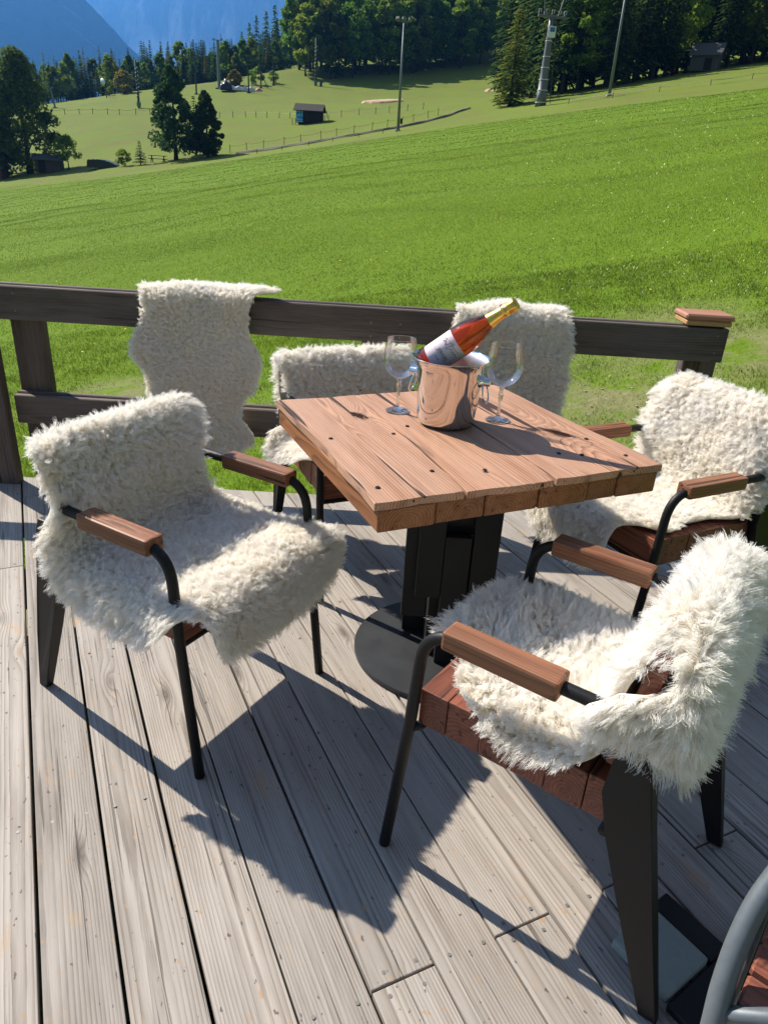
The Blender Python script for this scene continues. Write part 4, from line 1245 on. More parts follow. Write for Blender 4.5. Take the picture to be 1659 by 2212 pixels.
inv = (Matrix.Translation((.70, .30, .001)) @ Matrix.Rotation(R(-50), 4, 'Z')).inverted()
def tl(p): return inv @ Vector(p)
hoop = [(.70, .72, .60), (.62, .715, .565), (.565, .689, .494), (.533, .660, .434), (.512, .629, .368), (.500, .600, .30), (.495, .575, .16), (.49, .56, .001)]
bm = bmesh.new()
hp = smoothcurve(np.arange(len(hoop)), np.array([tl(p)[:] for p in hoop]), np.linspace(0, len(hoop) - 1, 40))
tube(bm, [tuple(p) for p in hp], .0155, 16)
bmobj('tube_frame', bm, M['galv'], tc, smooth=True)
hoop2 = [(x + .42 * .62, y - .42 * .5, z) for x, y, z in hoop[1:]]
bm = bmesh.new()
hp = smoothcurve(np.arange(len(hoop2)), np.array([tl(p)[:] for p in hoop2]), np.linspace(0, len(hoop2) - 1, 40))
tube(bm, [tuple(p) for p in hp], .0155, 16)
bmobj('tube_frame', bm, M['galv'], tc, smooth=True)
bm = bmesh.new()
tube(bm, [tl((.508, .612, .335))[:], tl((.535, .60, .352))[:], tl((.585, .585, .375))[:], tl((.66, .55, .38))[:]], [.010, .012, .013, .013], 10)
bmobj('seat_bracket', bm, M['galv'], tc, smooth=True)
ofs = Vector((.2604, -.21, 0)); prp = Vector((.6277, .7785, 0))
sa = R(-50) ; dirz = math.atan2(ofs.y, ofs.x) - R(-50)
for q in range(6):
    p = Vector((.518, .612, .352)) + ofs * .5 + prp * (.035 + q * .062)
    bm = bmesh.new(); box(bm, (-.160, -.026, -.010), (.160, .026, .010), .004)
    bmobj('seat_slat', bm, M['redwood'], tc, loc=tl(p), rot=(0, 0, dirz))
for s_ in (0, 1):
    p = Vector((.512, .615, .335)) + ofs * s_
    bm = bmesh.new()
    tube(bm, [tuple(tl(v)) for v in fillet([p, p + prp * .40, p + prp * .43 + Vector((0, 0, -.334))], .05, 5)], .0125, 12)
    bmobj('rear_leg', bm, M['galv'], tc, smooth=True)

# ------------------------------------------------------------------ grass
def blades(name, bands, seed):
    g = np.random.default_rng(seed)
    V = []; F = []; off = 0
    for (y0, y1, n, h0, h1, w0, simple_) in bands:
        yy_ = np.sqrt(g.uniform(y0 ** 2, y1 ** 2, n)); xx_ = g.uniform(-1, 1, n) * (.66 * yy_ + 1.2)
        keep = (yy_ > 3.08) | (xx_ > 1.82)
        keep &= g.random(n) > bare(xx_, yy_) * 1.1
        tuft = np.sin(xx_ * 5.1 + np.sin(yy_ * 3.7) * 2) * np.sin(yy_ * 4.3 + np.sin(xx_ * 2.9) * 2) + .5 * np.sin(xx_ * 13 + yy_ * 7) * np.sin(yy_ * 11 - xx_ * 5)
        keep &= g.random(n) < .78 + .22 * tuft * np.clip(10 / yy_ - .6, 0, 1)
        keep &= yy_ < field_edge(xx_) + g.normal(0, 1.0, n)
        xx_, yy_, tuft = xx_[keep], yy_[keep], tuft[keep]; n = len(xx_)
        zz_ = gz(xx_, yy_)
        lump = (np.sin(xx_ * .9 + np.sin(yy_ * .7)) * np.sin(yy_ * 1.1 + 1.3 * np.sin(xx_ * .5))) * .02
        zz_ = zz_ + lump * np.clip(np.hypot(xx_, yy_) / 8, .3, 2.2) - .012
        h = g.uniform(h0, h1, n) * (1 + .25 * tuft * np.clip(10 / yy_ - .6, 0, 1)) * np.clip(1 - bare(xx_, yy_) * .6, .3, 1)
        w = w0 * g.uniform(.6, 1.3, n)
        a = g.uniform(0, 2 * np.pi, n); la = g.uniform(0, 2 * np.pi, n); ln = g.uniform(.1, .75, n) * h
        B = np.stack([xx_, yy_, zz_], 1); W = np.stack([np.cos(a), np.sin(a), np.zeros(n)], 1) * w[:, None] / 2
        L = np.stack([np.cos(la), np.sin(la), np.zeros(n)], 1) * ln[:, None]; H = np.zeros((n, 3)); H[:, 2] = h
        tip = B + L + H
        if simple_:
            v = np.stack([B - W, B + W, tip], 1); f = np.array([[0, 1, 2]]); m = 3
        else:
            mid = B + H * .6 + L * .35
            v = np.stack([B - W, B + W, mid - W * .7, mid + W * .7, tip], 1); f = np.array([[0, 1, 3], [0, 3, 2], [2, 3, 4]]); m = 5
        V.append(v.reshape(-1, 3)); F.append((np.arange(n)[:, None, None] * m + f[None] + off).reshape(-1, 3)); off += n * m
    me = npmesh(name, np.concatenate(V), np.concatenate(F), 3)
    return link(name, me, None, M['grass'])
tag(blades('grass', [(.6, 3.0, 50000, .020, .056, .0045, False), (3.0, 5.5, 140000, .020, .056, .0045, False), (5.5, 9, 190000, .020, .046, .006, False), (9, 18, 300000, .022, .042, .010, True), (18, 36, 260000, .025, .045, .022, True), (36, 90, 220000, .03, .055, .05, True)], 5), 'short green grass of the sloping meadow', kind='stuff')
# a few dandelions
g = np.random.default_rng(12)
bm = bmesh.new()
for q in range(70):
    y_ = math.sqrt(g.uniform(3.5 ** 2, 16 ** 2)); x_ = g.uniform(-.6, .6) * y_
    mm = Matrix.Translation((x_, y_, gz1(x_, y_) + .05)) @ Matrix.Rotation(g.uniform(-.5, .5), 4, 'X')
    bmesh.ops.create_circle(bm, cap_ends=True, radius=.013, segments=7, matrix=mm)
k = simple('dandelion_yellow', (.65, .45, .02), .7, 0, .2, .1, 9)
tag(bmobj('meadow_flowers', bm, k), 'tiny yellow flowers scattered in the grass', kind='stuff')
# pale pebbles on the worn patches
bm = bmesh.new()
for q in range(230):
    bx, by, br, s = BLOBS[g.integers(len(BLOBS))]
    x_, y_ = bx + g.normal(0, br * .9), by + g.normal(0, br * .6)
    if y_ < 3.1: continue
    r_ = g.uniform(.004, .012)
    bmesh.ops.create_icosphere(bm, subdivisions=1, radius=r_, matrix=Matrix.Translation((x_, y_, gz1(x_, y_) + .005)) @ Matrix.Diagonal((1, g.uniform(.6, 1), .55, 1)))
tag(bmobj('pebbles', bm, M['stone'] if False else simple('pale_pebble', (.42, .39, .34), .9, 0, .2, .2, 5)), 'pale pebbles on worn patches of the meadow', kind='stuff')

# ------------------------------------------------------------------ trees
def quads_mesh(name, C, A, B, mat):
    """leaf quads from centres and half axes"""
    v = np.stack([C - A - B, C + A - B * .4, C + A + B, C - A + B * .4], 1).reshape(-1, 3)
    f = np.arange(len(C) * 4).reshape(-1, 4)
    me = npmesh(name, v, f, 4); me.materials.append(mat)
    return me
def trunk_mesh(h, r, seed, limbs=()):
    g = random.Random(seed); bm = bmesh.new()
    n = 9; pts = [(g.uniform(-.015, .015) * h * (q / n), g.uniform(-.015, .015) * h * (q / n), h * q / n - .02 * h * (q == 0)) for q in range(n + 1)]
    tube(bm, pts, [r * (1 - .93 * q / n) * (1.35 if q == 0 else 1) for q in range(n + 1)], 8)
    for (z, a, L, up_) in limbs:
        p0 = Vector((0, 0, z)); d = Vector((math.cos(a), math.sin(a), up_))
        tube(bm, [p0, p0 + d * L * .5 + Vector((0, 0, .02 * L)), p0 + d * L], [r * .32, r * .2, r * .05], 5)
    me = bpy.data.meshes.new('trunk'); bm.to_mesh(me); bm.free(); smooth_me(me); me.materials.append(M['bark'])
    return me
def conifer(h, R0, seed, mat, base=.10, dens=1.0, droop=.35, size=.30, shape=.85):
    g = np.random.default_rng(seed)
    C = []; A = []; B = []
    nlev = int(30 * dens)
    for i in range(nlev):
        t = base + (1 - base) * (i + g.uniform(-.3, .3)) / nlev
        t = np.clip(t, base * .7, .995)
        R_ = R0 * (1 - t) ** shape * g.uniform(.72, 1.12) * min(1, .55 + (t - base * .6) * 4) + .04 * R0
        nb = int(g.integers(7, 11))
        a0 = g.uniform(0, 6.28)
        for b in range(nb):
            a = a0 + b * 6.283 / nb + g.normal(0, .2); L = R_ * g.uniform(.65, 1.12)
            ns_ = max(2, int(L / (size * .62)) + 1)
            for s in range(ns_):
                u = (s + g.uniform(.2, .9)) / ns_
                if u < .22 and t < .8: continue
                d = np.array([math.cos(a), math.sin(a), 0])
                z = h * t - droop * L * u ** 1.6 + .12 * L * u
                side_ = np.array([-d[1], d[0], 0])
                c_ = d * L * u + np.array([0, 0, z]) + side_ * g.normal(0, .12 * L * u + .03)
                sz = size * g.uniform(.6, 1.15) * (1 - .45 * t)
                ax_ = d * .9 + side_ * g.normal(0, .5) + np.array([0, 0, -droop * .9 + g.normal(0, .15)])
                ax_ /= np.linalg.norm(ax_)
                bx_ = np.cross(ax_, np.array([0, 0, 1]) + g.normal(0, .45, 3)); bx_ /= np.linalg.norm(bx_) + 1e-9
                C.append(c_); A.append(ax_ * sz); B.append(bx_ * sz * .42)
    return quads_mesh('crown', np.array(C), np.array(A), np.array(B), mat)
def broadleaf(h, R0, seed, mat, base=.18, ncl=46, nleaf=60, leaf=.2, egg=.55, cone=False, lobe=(.20, .36)):
    g = np.random.default_rng(seed)
    C = []
    z0 = h * base; hh = h - z0
    cen = []
    for i in range(ncl):
        t = g.uniform(.04, .98)
        prof = (np.sin(np.pi * np.clip(t, 0, 1) ** egg)) ** .8
        if cone: prof = (1 - t) ** .62 * min(1, .35 + t * 5) * g.uniform(.75, 1.1)
        rr_ = R0 * prof * math.sqrt(g.uniform(.25, 1.0)); a = g.uniform(0, 6.28)
        cen.append((rr_ * math.cos(a), rr_ * math.sin(a), z0 + hh * t, R0 * g.uniform(*lobe) * (1 if not cone else .55 + .6 * (1 - t))))
    cols = []
    for cx_, cy_, cz_, cr_ in cen:
        d = g.normal(0, 1, (nleaf, 3)); d /= np.linalg.norm(d, axis=1, keepdims=True)
        rad = cr_ * g.uniform(.55, 1.05, nleaf)[:, None]
        C.append(np.array([cx_, cy_, cz_]) + d * rad * np.array([1, 1, .75]))
    C = np.concatenate(C); n = len(C)
    A = g.normal(0, 1, (n, 3)); A /= np.linalg.norm(A, axis=1, keepdims=True)
    Bv = np.cross(A, g.normal(0, 1, (n, 3))); Bv /= np.linalg.norm(Bv, axis=1, keepdims=True)
    s = leaf * g.uniform(.6, 1.3, n)[:, None]
    me = quads_mesh('crown', C, A * s, Bv * s * .6, mat)
    return me, cen
TREES = {}
WOODS = []
def reg(nm, crown, h, r, seed, cen=None):
    limbs = []
    if cen:
        gg = random.Random(seed)
        for cx_, cy_, cz_, cr_ in gg.sample(cen, min(9, len(cen))):
            L = math.hypot(cx_, cy_); zb = max(.12 * h, cz_ - L * .7)
            if L > .2: limbs.append((zb, math.atan2(cy_, cx_), L, (cz_ - zb) / L))
    TREES[nm] = (crown, trunk_mesh(h * .97, r, seed, limbs), h)
for q in range(4): reg('spruce%d' % q, conifer(14, 2.5 + .25 * q, 40 + q, M['spruce'], .08 + .05 * (q % 3), 1.15, .40, .42), 14, .20, q)
for q in range(2): reg('larch%d' % q, conifer(14, 2.1, 60 + q, M['larch'], .16, 1.1, .15, .36, .75), 14, .18, 10 + q)
for q in range(4):
    cm, cen = broadleaf(13, 2.9 + .3 * (q % 2), 80 + q, M['beech'], .16, 52, 64, .26, .62 + .08 * (q % 3)); reg('beech%d' % q, cm, 13, .18, 20 + q, cen)
cnt = {}
def tree(kind, x, y, s, label, name, group=None, rz=None, sxy=1.0, dz=0.0, cat='tree'):
    crown, trunk, h = TREES[kind]
    o = empty(name, (x, y, gz1(x, y) - .05 + dz), rt_.uniform(0, 6.28) if rz is None else rz)
    o.scale = (s * sxy, s * sxy, s)
    tag(o, label, cat, group)
    link('crown', crown, o); link('trunk', trunk, o)
    return o
def along(poly, n, depth, g, gap0=0.0):
    P = np.array(poly, float); d = np.r_[0, np.cumsum(np.linalg.norm(np.diff(P, axis=0), axis=1))]
    out = []
    for q in range(n):
        s = (q + g.uniform(.15, .85)) / n * d[-1]
        i_ = min(np.searchsorted(d, s, side='right') - 1, len(P) - 2); f_ = (s - d[i_]) / (d[i_ + 1] - d[i_])
        p = P[i_] * (1 - f_) + P[i_ + 1] * f_; t = (P[i_ + 1] - P[i_]) / np.linalg.norm(P[i_ + 1] - P[i_])
        nrm = np.array([-t[1], t[0]]); nrm = nrm if nrm[1] > 0 else -nrm
        out.append(p + nrm * (gap0 + g.uniform(0, 1) * depth))
    return out
g = np.random.default_rng(77)
# left forest edge and slope behind the ski lift
L1 = [(-92, 168), (-76, 176), (-62, 184), (-50, 190), (-38, 200), (-27, 214)]
for rowi, (n, gap, sc) in enumerate([(46, 0, .58), (46, 5, .66), (42, 11, .74), (38, 18, .80)]):
    for p in along(L1, n, 6, g, gap):
        kd = g.choice(['spruce0', 'spruce1', 'spruce2', 'spruce3', 'larch0', 'larch1', 'beech0', 'beech1'], p=[.13, .13, .12, .12, .12, .10, .15, .13])
        WOODS.append((tree(kd, p[0], p[1], sc * g.uniform(.7, 1.12), 'tree of the wood', 'forest_tree', 'trees of the forest edge below the blue mountain'), 'forest_tree', kd, rowi))
# tall trees in the middle, up to the right
L2 = [(-25.5, 187), (-18, 188), (-10, 193), (0, 198), (10, 205), (22, 212), (36, 214)]
for rowi, (n, gap, sc) in enumerate([(24, 0, 1.18), (24, 9, 1.35), (20, 20, 1.4)]):
    for p in along(L2, n, 6, g, gap):
        kd = g.choice(['beech0', 'beech1', 'beech2', 'beech3', 'spruce0', 'spruce2', 'spruce3'], p=[.22, .21, .20, .19, .06, .06, .06])
        WOODS.append((tree(kd, p[0], p[1], sc * g.uniform(.85, 1.12), 'tree of the wood', 'woodland_tree', 'trees of the wood at the top of the meadow'), 'woodland_tree', kd, rowi))
# dark forest on the right
L3 = [(15.5, 106), (20, 106), (26, 107), (33, 111), (42, 114), (54, 118), (66, 122)]
for rowi, (n, gap, sc) in enumerate([(20, 0, .98), (20, 6, 1.12), (20, 13, 1.25), (18, 22, 1.35)]):
    for p in along(L3, n, 4, g, gap):
        kd = g.choice(['spruce0', 'spruce1', 'spruce2', 'spruce3', 'beech1', 'beech3'], p=[.22, .2, .2, .2, .09, .09])
        WOODS.append((tree(kd, p[0], p[1], sc * g.uniform(.9, 1.15), 'tree of the wood', 'forest_spruce', 'trees of the dark forest on the right'), 'forest_spruce', kd, rowi))
KW = {'sp': 'dark spruce', 'la': 'pale green larch', 'be': 'leafy tree'}
WN = {'forest_tree': 'far forest edge', 'woodland_tree': 'middle wood', 'forest_spruce': 'dark right forest'}
RN = ['front', 'second', 'third', 'rearmost']
def nth(n): return '%d%s' % (n, 'th' if 10 <= n % 100 <= 20 else {1: 'st', 2: 'nd', 3: 'rd'}.get(n % 10, 'th'))
sets = {}
for o_, nm_, kd_, rw_ in WOODS: sets.setdefault((nm_, rw_, kd_[:2]), []).append(o_)
for (nm_, rw_, kd_), os_ in sets.items():
    os_.sort(key=lambda o_: o_.location.x / o_.location.y)
    for q, o_ in enumerate(os_):
        o_['label'] = '%s in the %s row of the %s, %s such from left' % (KW[kd_], RN[rw_], WN[nm_], nth(q + 1))
# wooded hillside behind, one mass
cr0 = TREES['spruce1'][0]; nv = len(cr0.vertices); co = np.empty(nv * 3); cr0.vertices.foreach_get('co', co); co = co.reshape(-1, 4, 3)
sel = g.permutation(len(co))[:520]; base_q = co[sel].copy()
cq = base_q.mean(1, keepdims=True); base_q = cq + (base_q - cq) * 1.55
V = []
for q in range(620):
    y_ = g.uniform(205, 345); x_ = g.uniform(-.42, .62) * y_
    if x_ < -48 or y_ < np.interp(x_, [-90, -62, -27, 10, 40, 80, 200], [205, 210, 240, 228, 236, 190, 170]): continue
    a = g.uniform(0, 6.28); s = g.uniform(.8, 1.3); c_, s_ = math.cos(a), math.sin(a)
    v = base_q @ np.array([[c_, s_, 0], [-s_, c_, 0], [0, 0, 1]]) * s
    V.append(v + np.array([x_, y_, gz1(x_, y_)]))
V = np.concatenate(V).reshape(-1, 3)
me = npmesh('forest', V, np.arange(len(V)).reshape(-1, 4), 4)
tag(link('forest', me, None, M['spruce']), 'far wooded hillside rising behind the meadow', kind='stuff')

# single trees
cm, cen = broadleaf(9.8, 3.3, 201, M['pine'], .10, 130, 62, .17, cone=True, lobe=(.13, .27)); reg('pine', cm, 9.8, .24, 31, cen)
tree('pine', -27.49, 95.3, 1.0, 'tall open crowned pine, taller of the two dark trees in the lower meadow', 'pine_tree', sxy=1.0)
cm, cen = broadleaf(6.9, 2.35, 202, M['spruce'], .04, 150, 70, .14, cone=True, lobe=(.14, .26)); reg('blunt', cm, 6.9, .17, 32, cen)
tree('blunt', -23.58, 95, 1.0, 'dense dark conifer standing right beside the tall pine', 'conifer_tree')
cm = conifer(6.6, 1.5, 203, M['spruce'], .12, .8, .3, .26); reg('thin', cm, 6.6, .10, 33)
tree('thin', -25.9, 98.5, 1.0, 'thin sparse conifer rising between the tall pine and the dense conifer', 'conifer_tree')
cm = conifer(2.7, 1.05, 204, M['spruce'], .10, .55, .2, .20); reg('young', cm, 2.7, .06, 34)
tree('young', -31.4, 94, 1.0, 'small young spruce next to the round bush', 'young_spruce')
cm, cen = broadleaf(1.75, .95, 205, M['beech'], .10, 22, 40, .10, .8); reg('bush', cm, 1.75, .04, 35)
tree('bush', -33.4, 94, 1.0, 'small round leafy bush beside the tarpaulin covered car', 'bush', cat='bush')
cm, cen = broadleaf(13.6, 4.2, 206, M['darkleaf'], .02, 170, 95, .21, .50, lobe=(.14, .34)); reg('big', cm, 13.6, .34, 36, cen)
tree('big', -47.9, 100.5, 1.0, 'large broad leafy tree on the left edge over the brown shed', 'broadleaf_tree', rz=1.0)
cm, cen = broadleaf(10.5, 3.6, 207, M['darkleaf'], .02, 110, 95, .21, .6, lobe=(.14, .34)); reg('big2', cm, 9.5, .26, 37, cen)
tree('big2', -52.6, 99.5, 1.0, 'lower leafy tree at the far left edge beside the large one', 'broadleaf_tree')
cm, cen = broadleaf(3.6, 1.7, 208, M['beech'], .30, 30, 50, .13, .7); reg('small', cm, 3.6, .08, 38, cen)
tree('small', -42.0, 98.5, 1.0, 'small spreading tree to the right of the brown shed', 'broadleaf_tree')
cm, cen = broadleaf(4.0, 2.0, 209, M['yellow'], .03, 40, 50, .24, .75); reg('ybush', cm, 4.0, .08, 39, cen)
tree('ybush', -60.3, 174, 1.0, 'yellowing shrub at the edge of the forest by the dish post', 'shrub', cat='shrub')
for x_, y_, s_, l_ in ((-62.8, 172, .42, 'low green shrub at the foot of the yellowing shrub'), (-33.0, 178, .8, 'green shrub on the bank behind the snow making gear'), (-37.5, 177, .7, 'pale shrub left of the snow making gear'), (-29.8, 181, .6, 'last shrub on the bank near the drag lift posts')):
    tree('ybush' if 'pale' in l_ else 'bush', x_, y_, s_ * (1.0 if 'pale' in l_ else 2.2), l_, 'shrub', cat='shrub')
cm = conifer(10.6, 3.1, 210, M['larch'], .03, 1.6, .30, .34, .8); reg('edge', cm, 10.6, .2, 40)
tree('edge', 12.6, 103.5, 1.0, 'sunlit yellow green spruce at the left end of the dark forest', 'spruce_tree')
# ------------------------------------------------------------------ ski slope furniture and huts
def bar(bm, a, b, r, seg=8, r2=None): tube(bm, [a, b], [r, r if r2 is None else r2], seg)
def gpos(x, y, dz=0): return (x, y, gz1(x, y) + dz)
def lamp_post(x, y, h, label, heads):
    o = empty('floodlight_pole', gpos(x, y, -.05)); tag(o, label, 'floodlight pole', 'floodlight poles on the meadow')
    bm = bmesh.new(); bar(bm, (0, 0, 0), (0, 0, h), .17, 10, .085); bmobj('pole', bm, M['pole'], o, smooth=True)
    bm = bmesh.new(); box(bm, (-.28, -.28, 0), (.28, .28, .16), .02); bmobj('pole_foot', bm, M['concrete'], o)
    bm = bmesh.new(); box(bm, (.18, -.13, .75), (.42, .13, 1.25), .02); bmobj('switch_box', bm, M['darkmetal'], o)
    bm = bmesh.new(); bar(bm, (-.75, 0, h), (.75, 0, h), .05, 6); bmobj('cross_bar', bm, M['pole'], o)
    for q in range(heads):
        bm = bmesh.new(); box(bm, (-.19, -.14, -.16), (.19, .14, .16), .03)
        bmobj('floodlight', bm, M['polew'], o, loc=(-.65 + q * 1.3 / max(1, heads - 1), -.1, h + .2), rot=(R(-35), 0, R(20 * (q - 1))))
    return o
lamp_post(-1.01, 88, 10.0, 'slender grey floodlight pole in the middle of the meadow', 3)
lamp_post(21.06, 88, 11.5, 'grey floodlight pole before the dark forest, top cut off by the frame', 3)

tw = empty('lift_tower', gpos(14.29, 90, -.1), R(12)); tag(tw, 'grey steel ski lift tower with roller arms and number plate before the dark forest', 'lift tower')
bm = bmesh.new()
prof = [(0, .60), (1.6, .52), (1.62, .50), (3.4, .43), (5.6, .34), (7.0, .28), (8.2, .25)]
tube(bm, [(0, 0, z) for z, _ in prof], [r for _, r in prof], 14); bmobj('tower_tube', bm, M['polew'], tw, smooth=True)
for z in (.45, 1.6, 2.6, 3.7, 4.7, 6.1, 7.4):
    bm = bmesh.new(); r_ = float(np.interp(z, [a for a, _ in prof], [b for _, b in prof])); lathe(bm, [(r_ - .05, z - .03), (r_ + .04, z - .03), (r_ + .04, z + .03), (r_ - .05, z + .03)], 14); bmobj('flange', bm, M['white'], tw)
bm = bmesh.new()
for s in (-.22, .22): bar(bm, (s, -1.0, .4), (s, -.62, 7.9), .02, 5)
for z in np.arange(.6, 7.8, .32):
    yq = -1.0 + .38 * (z - .4) / 7.5; bar(bm, (-.22, yq, z), (.22, yq, z), .014, 5)
for v in bm.verts: v.co = Matrix.Rotation(R(75), 3, 'Z') @ v.co
bmobj('ladder', bm, M['darkmetal'], tw)
bm = bmesh.new(); box(bm, (-.38, -.66, 6.35), (.38, -.60, 7.35), .02); bmobj('number_plate', bm, M['white'], tw)
bm = bmesh.new(); box(bm, (-.26, -.675, 6.85), (.26, -.662, 7.25), .0); bmobj('plate_mark', bm, simple('blue_plate_paint', (.06, .14, .4), .5), tw)
bm = bmesh.new(); box(bm, (-1.5, -.14, 8.15), (1.6, .14, 8.38), .03); bmobj('cross_arm', bm, M['polew'], tw)
bm = bmesh.new(); bar(bm, (-.8, 0, 8.35), (-1.0, 0, 9.75), .07, 8); bar(bm, (.7, 0, 8.35), (1.15, 0, 10.15), .07, 8); bar(bm, (-1.25, 0, 9.7), (1.35, 0, 10.2), .08, 8); bmobj('lifting_frame', bm, M['polew'], tw)
for sx in (-1.35, -.75, .1, .85, 1.45):
    bm = bmesh.new(); lathe(bm, [(0, -.05), (.16, -.05), (.13, 0), (.16, .05), (0, .05)], 14)
    bmobj('roller', bm, M['darkmetal'], tw, loc=(sx, -.35, 8.62), rot=(0, R(90), 0))
    bm = bmesh.new(); tube(bm, fillet([(sx - .14, 0, 8.38), (sx - .14, 0, 8.85), (sx + .14, 0, 8.85), (sx + .14, 0, 8.55)], .07, 4), .025, 6); bmobj('guard_hoop', bm, M['white'], tw)

def hut(name, x, y, rz, W, D, H, RH, wall, roof, label, ov=.35, cat='hut', planks=True):
    o = empty(name, gpos(x, y, -.1), rz); tag(o, label, cat)
    bm = bmesh.new()
    v = [bm.verts.new(p) for p in [(-W / 2, -D / 2, 0), (W / 2, -D / 2, 0), (W / 2, D / 2, 0), (-W / 2, D / 2, 0), (-W / 2, -D / 2, H), (W / 2, -D / 2, H), (W / 2, D / 2, H), (-W / 2, D / 2, H), (-W / 2, 0, H + RH), (W / 2, 0, H + RH)]]
    for f_ in ((0, 1, 5, 4), (2, 3, 7, 6), (1, 2, 6, 9, 5), (3, 0, 4, 8, 7), (0, 3, 2, 1)): bm.faces.new([v[q] for q in f_])
    bmobj('wall', bm, wall, o)
    sl_ = RH / (D / 2)
    for s in (-1, 1):
        bm = bmesh.new()
        e = D / 2 + ov
        ys = [0, s * e]; zs = [H + RH + .06, H + RH + .06 - sl_ * e]
        vs = [bm.verts.new((xx, yy2, z + dz)) for dz in (0, .09) for xx in (-W / 2 - ov, W / 2 + ov) for yy2, z in zip(ys, zs)]
        for f_ in ((0, 1, 3, 2), (4, 6, 7, 5), (0, 4, 5, 1), (2, 3, 7, 6), (0, 2, 6, 4), (1, 5, 7, 3)): bm.faces.new([vs[q] for q in f_])
        bmobj('roof_panel', bm, roof, o)
    return o
h_ = hut('ski_hut', -14.2, 118, R(-4), 3.6, 2.3, 1.62, .72, M['hutwood'], M['roof'], 'small dark wooden ski hut with a blue banner alone on the meadow')
for q in range(9):
    bm = bmesh.new(); box(bm, (-.19, -.03, 0), (.19, 0, 1.60), .008); bmobj('wall_plank', bm, M['hutwood'], h_, loc=(-1.2 + q * .375, -1.152, .02))
bm = bmesh.new(); box(bm, (-1.78, -1.22, .14), (-.80, -1.19, 1.56), .01); bmobj('banner', bm, M['banner'], h_)
bm = bmesh.new(); box(bm, (-1.82, -1.24, .06), (-.78, -1.185, .135), .01); bmobj('banner_board', bm, M['white'], h_)
for q, x_ in enumerate((-2.45, -2.0, 2.2, 2.75)):
    bm = bmesh.new(); box(bm, (-.045, -.045, -.1), (.045, .045, .85), .01)
    o = bmobj('stake', bm, M['postwood'], None, loc=gpos(-14.2 + x_, 117.4, 0)); tag(o, ['outer fence stake left of the ski hut', 'inner fence stake left of the ski hut', 'inner fence stake right of the ski hut', 'outer fence stake right of the ski hut'][q], 'stake')
sh = hut('garden_shed', -44.3, 98.3, R(14), 3.0, 2.2, 1.55, .45, simple('brown_shed_wall', (.09, .065, .05), .9, 0, .2, .3, 3), M['roofgrey'], 'small brown shed in the shade under the large left tree', cat='shed')
bm = bmesh.new(); box(bm, (-.4, -.04, 0), (.4, 0, 1.4), .01); bmobj('door', bm, M['hutwood'], sh, loc=(-.7, -1.102, .08))
sh = hut('garden_shed', -51.3, 98, R(5), 2.6, 2.0, 1.5, .4, simple('rust_shed_wall', (.13, .07, .045), .9, 0, .2, .3, 3), M['roofgrey'], 'rust brown shed cut off by the left edge under the trees', cat='shed')
bm = bmesh.new(); box(bm, (-.4, -.04, 0), (.4, 0, 1.35), .01); bmobj('door', bm, M['hutwood'], sh, loc=(.4, -1.002, .08))
br_ = hut('stone_barn', 38.6, 111.6, R(-28), 3.4, 3.0, 1.9, 1.25, M['stone'], M['roofgrey'], 'old stone barn in deep shade at the foot of the dark forest', cat='barn')
bm = bmesh.new(); box(bm, (-.45, -.05, 0), (.45, 0, 1.3), .01); bmobj('door', bm, M['hutwood'], br_, loc=(.5, -1.502, .1))

# car under a black tarpaulin
def lumpy(name, nx_, ny_, fn, mat, parent=None, loc=(0, 0, 0), rz=0):
    u, v = np.meshgrid(np.linspace(-1, 1, nx_), np.linspace(-1, 1, ny_), indexing='ij')
    P = fn(u, v); i, j = np.meshgrid(np.arange(nx_ - 1), np.arange(ny_ - 1), indexing='ij')
    f = np.stack([i * ny_ + j, (i + 1) * ny_ + j, (i + 1) * ny_ + j + 1, i * ny_ + j + 1], -1).reshape(-1, 4)
    me = npmesh(name, P.reshape(-1, 3), f, 4); smooth_me(me)
    return link(name, me, parent, mat, loc=loc, rot=(0, 0, rz))
def carf(u, v):
    X = u * 1.75; Y = np.sign(v) * np.minimum(np.abs(v) * 1.3, .85)
    top = np.interp(u, [-1, -.97, -.9, -.3, .1, .55, .92, .98, 1], [0, .62, .86, .95, .92, .72, .45, .30, 0])
    Z = top * np.clip((1 - np.abs(v)) / .34, 0, 1) ** .55 + .035 * np.sin(u * 21 + v * 5) * np.sin(v * 9 + u * 4)
    return np.stack([X, Y, np.maximum(Z, -.05)], -1)
ct = empty('covered_car', gpos(-35.84, 94, -.03), R(4)); tag(ct, 'car under a shiny black tarpaulin at the bottom of the far meadow', 'covered car')
lumpy('tarpaulin', 44, 30, carf, M['tarpb'], ct)
def edgef(u, v):
    X = -1.70 + (u + 1) * .62; Y = v * .5
    Z = .90 + .05 * u + .035 * np.sin(u * 9 + v * 4) - .05 * v ** 2
    return np.stack([X, Y, Z], -1)
lumpy('pale_fold', 18, 10, edgef, M['tarpw'], ct)
# picnic table under the pine
pt = empty('picnic_table', gpos(-29.3, 94, 0), R(6)); tag(pt, 'dark wooden picnic table under the tall pine', 'picnic table')
for q in range(4):
    bm = bmesh.new(); box(bm, (-1.0, -.08, -.03), (1.0, .08, .03), .01); bmobj('table_board', bm, M['hutwood'], pt, loc=(0, -.27 + q * .18, .78))
for s in (-1, 1):
    bm = bmesh.new(); box(bm, (-1.0, -.13, -.03), (1.0, .13, .03), .01); bmobj('bench_board', bm, M['hutwood'], pt, loc=(0, s * .75, .45))
    bm = bmesh.new(); bar(bm, (s * .7, -.7, 0), (s * .7, .2, .75), .05, 6); bar(bm, (s * .7, .7, 0), (s * .7, -.2, .75), .05, 6); bar(bm, (s * .7, -.8, .40), (s * .7, .8, .40), .04, 6); bmobj('leg_frame', bm, M['hutwood'], pt)
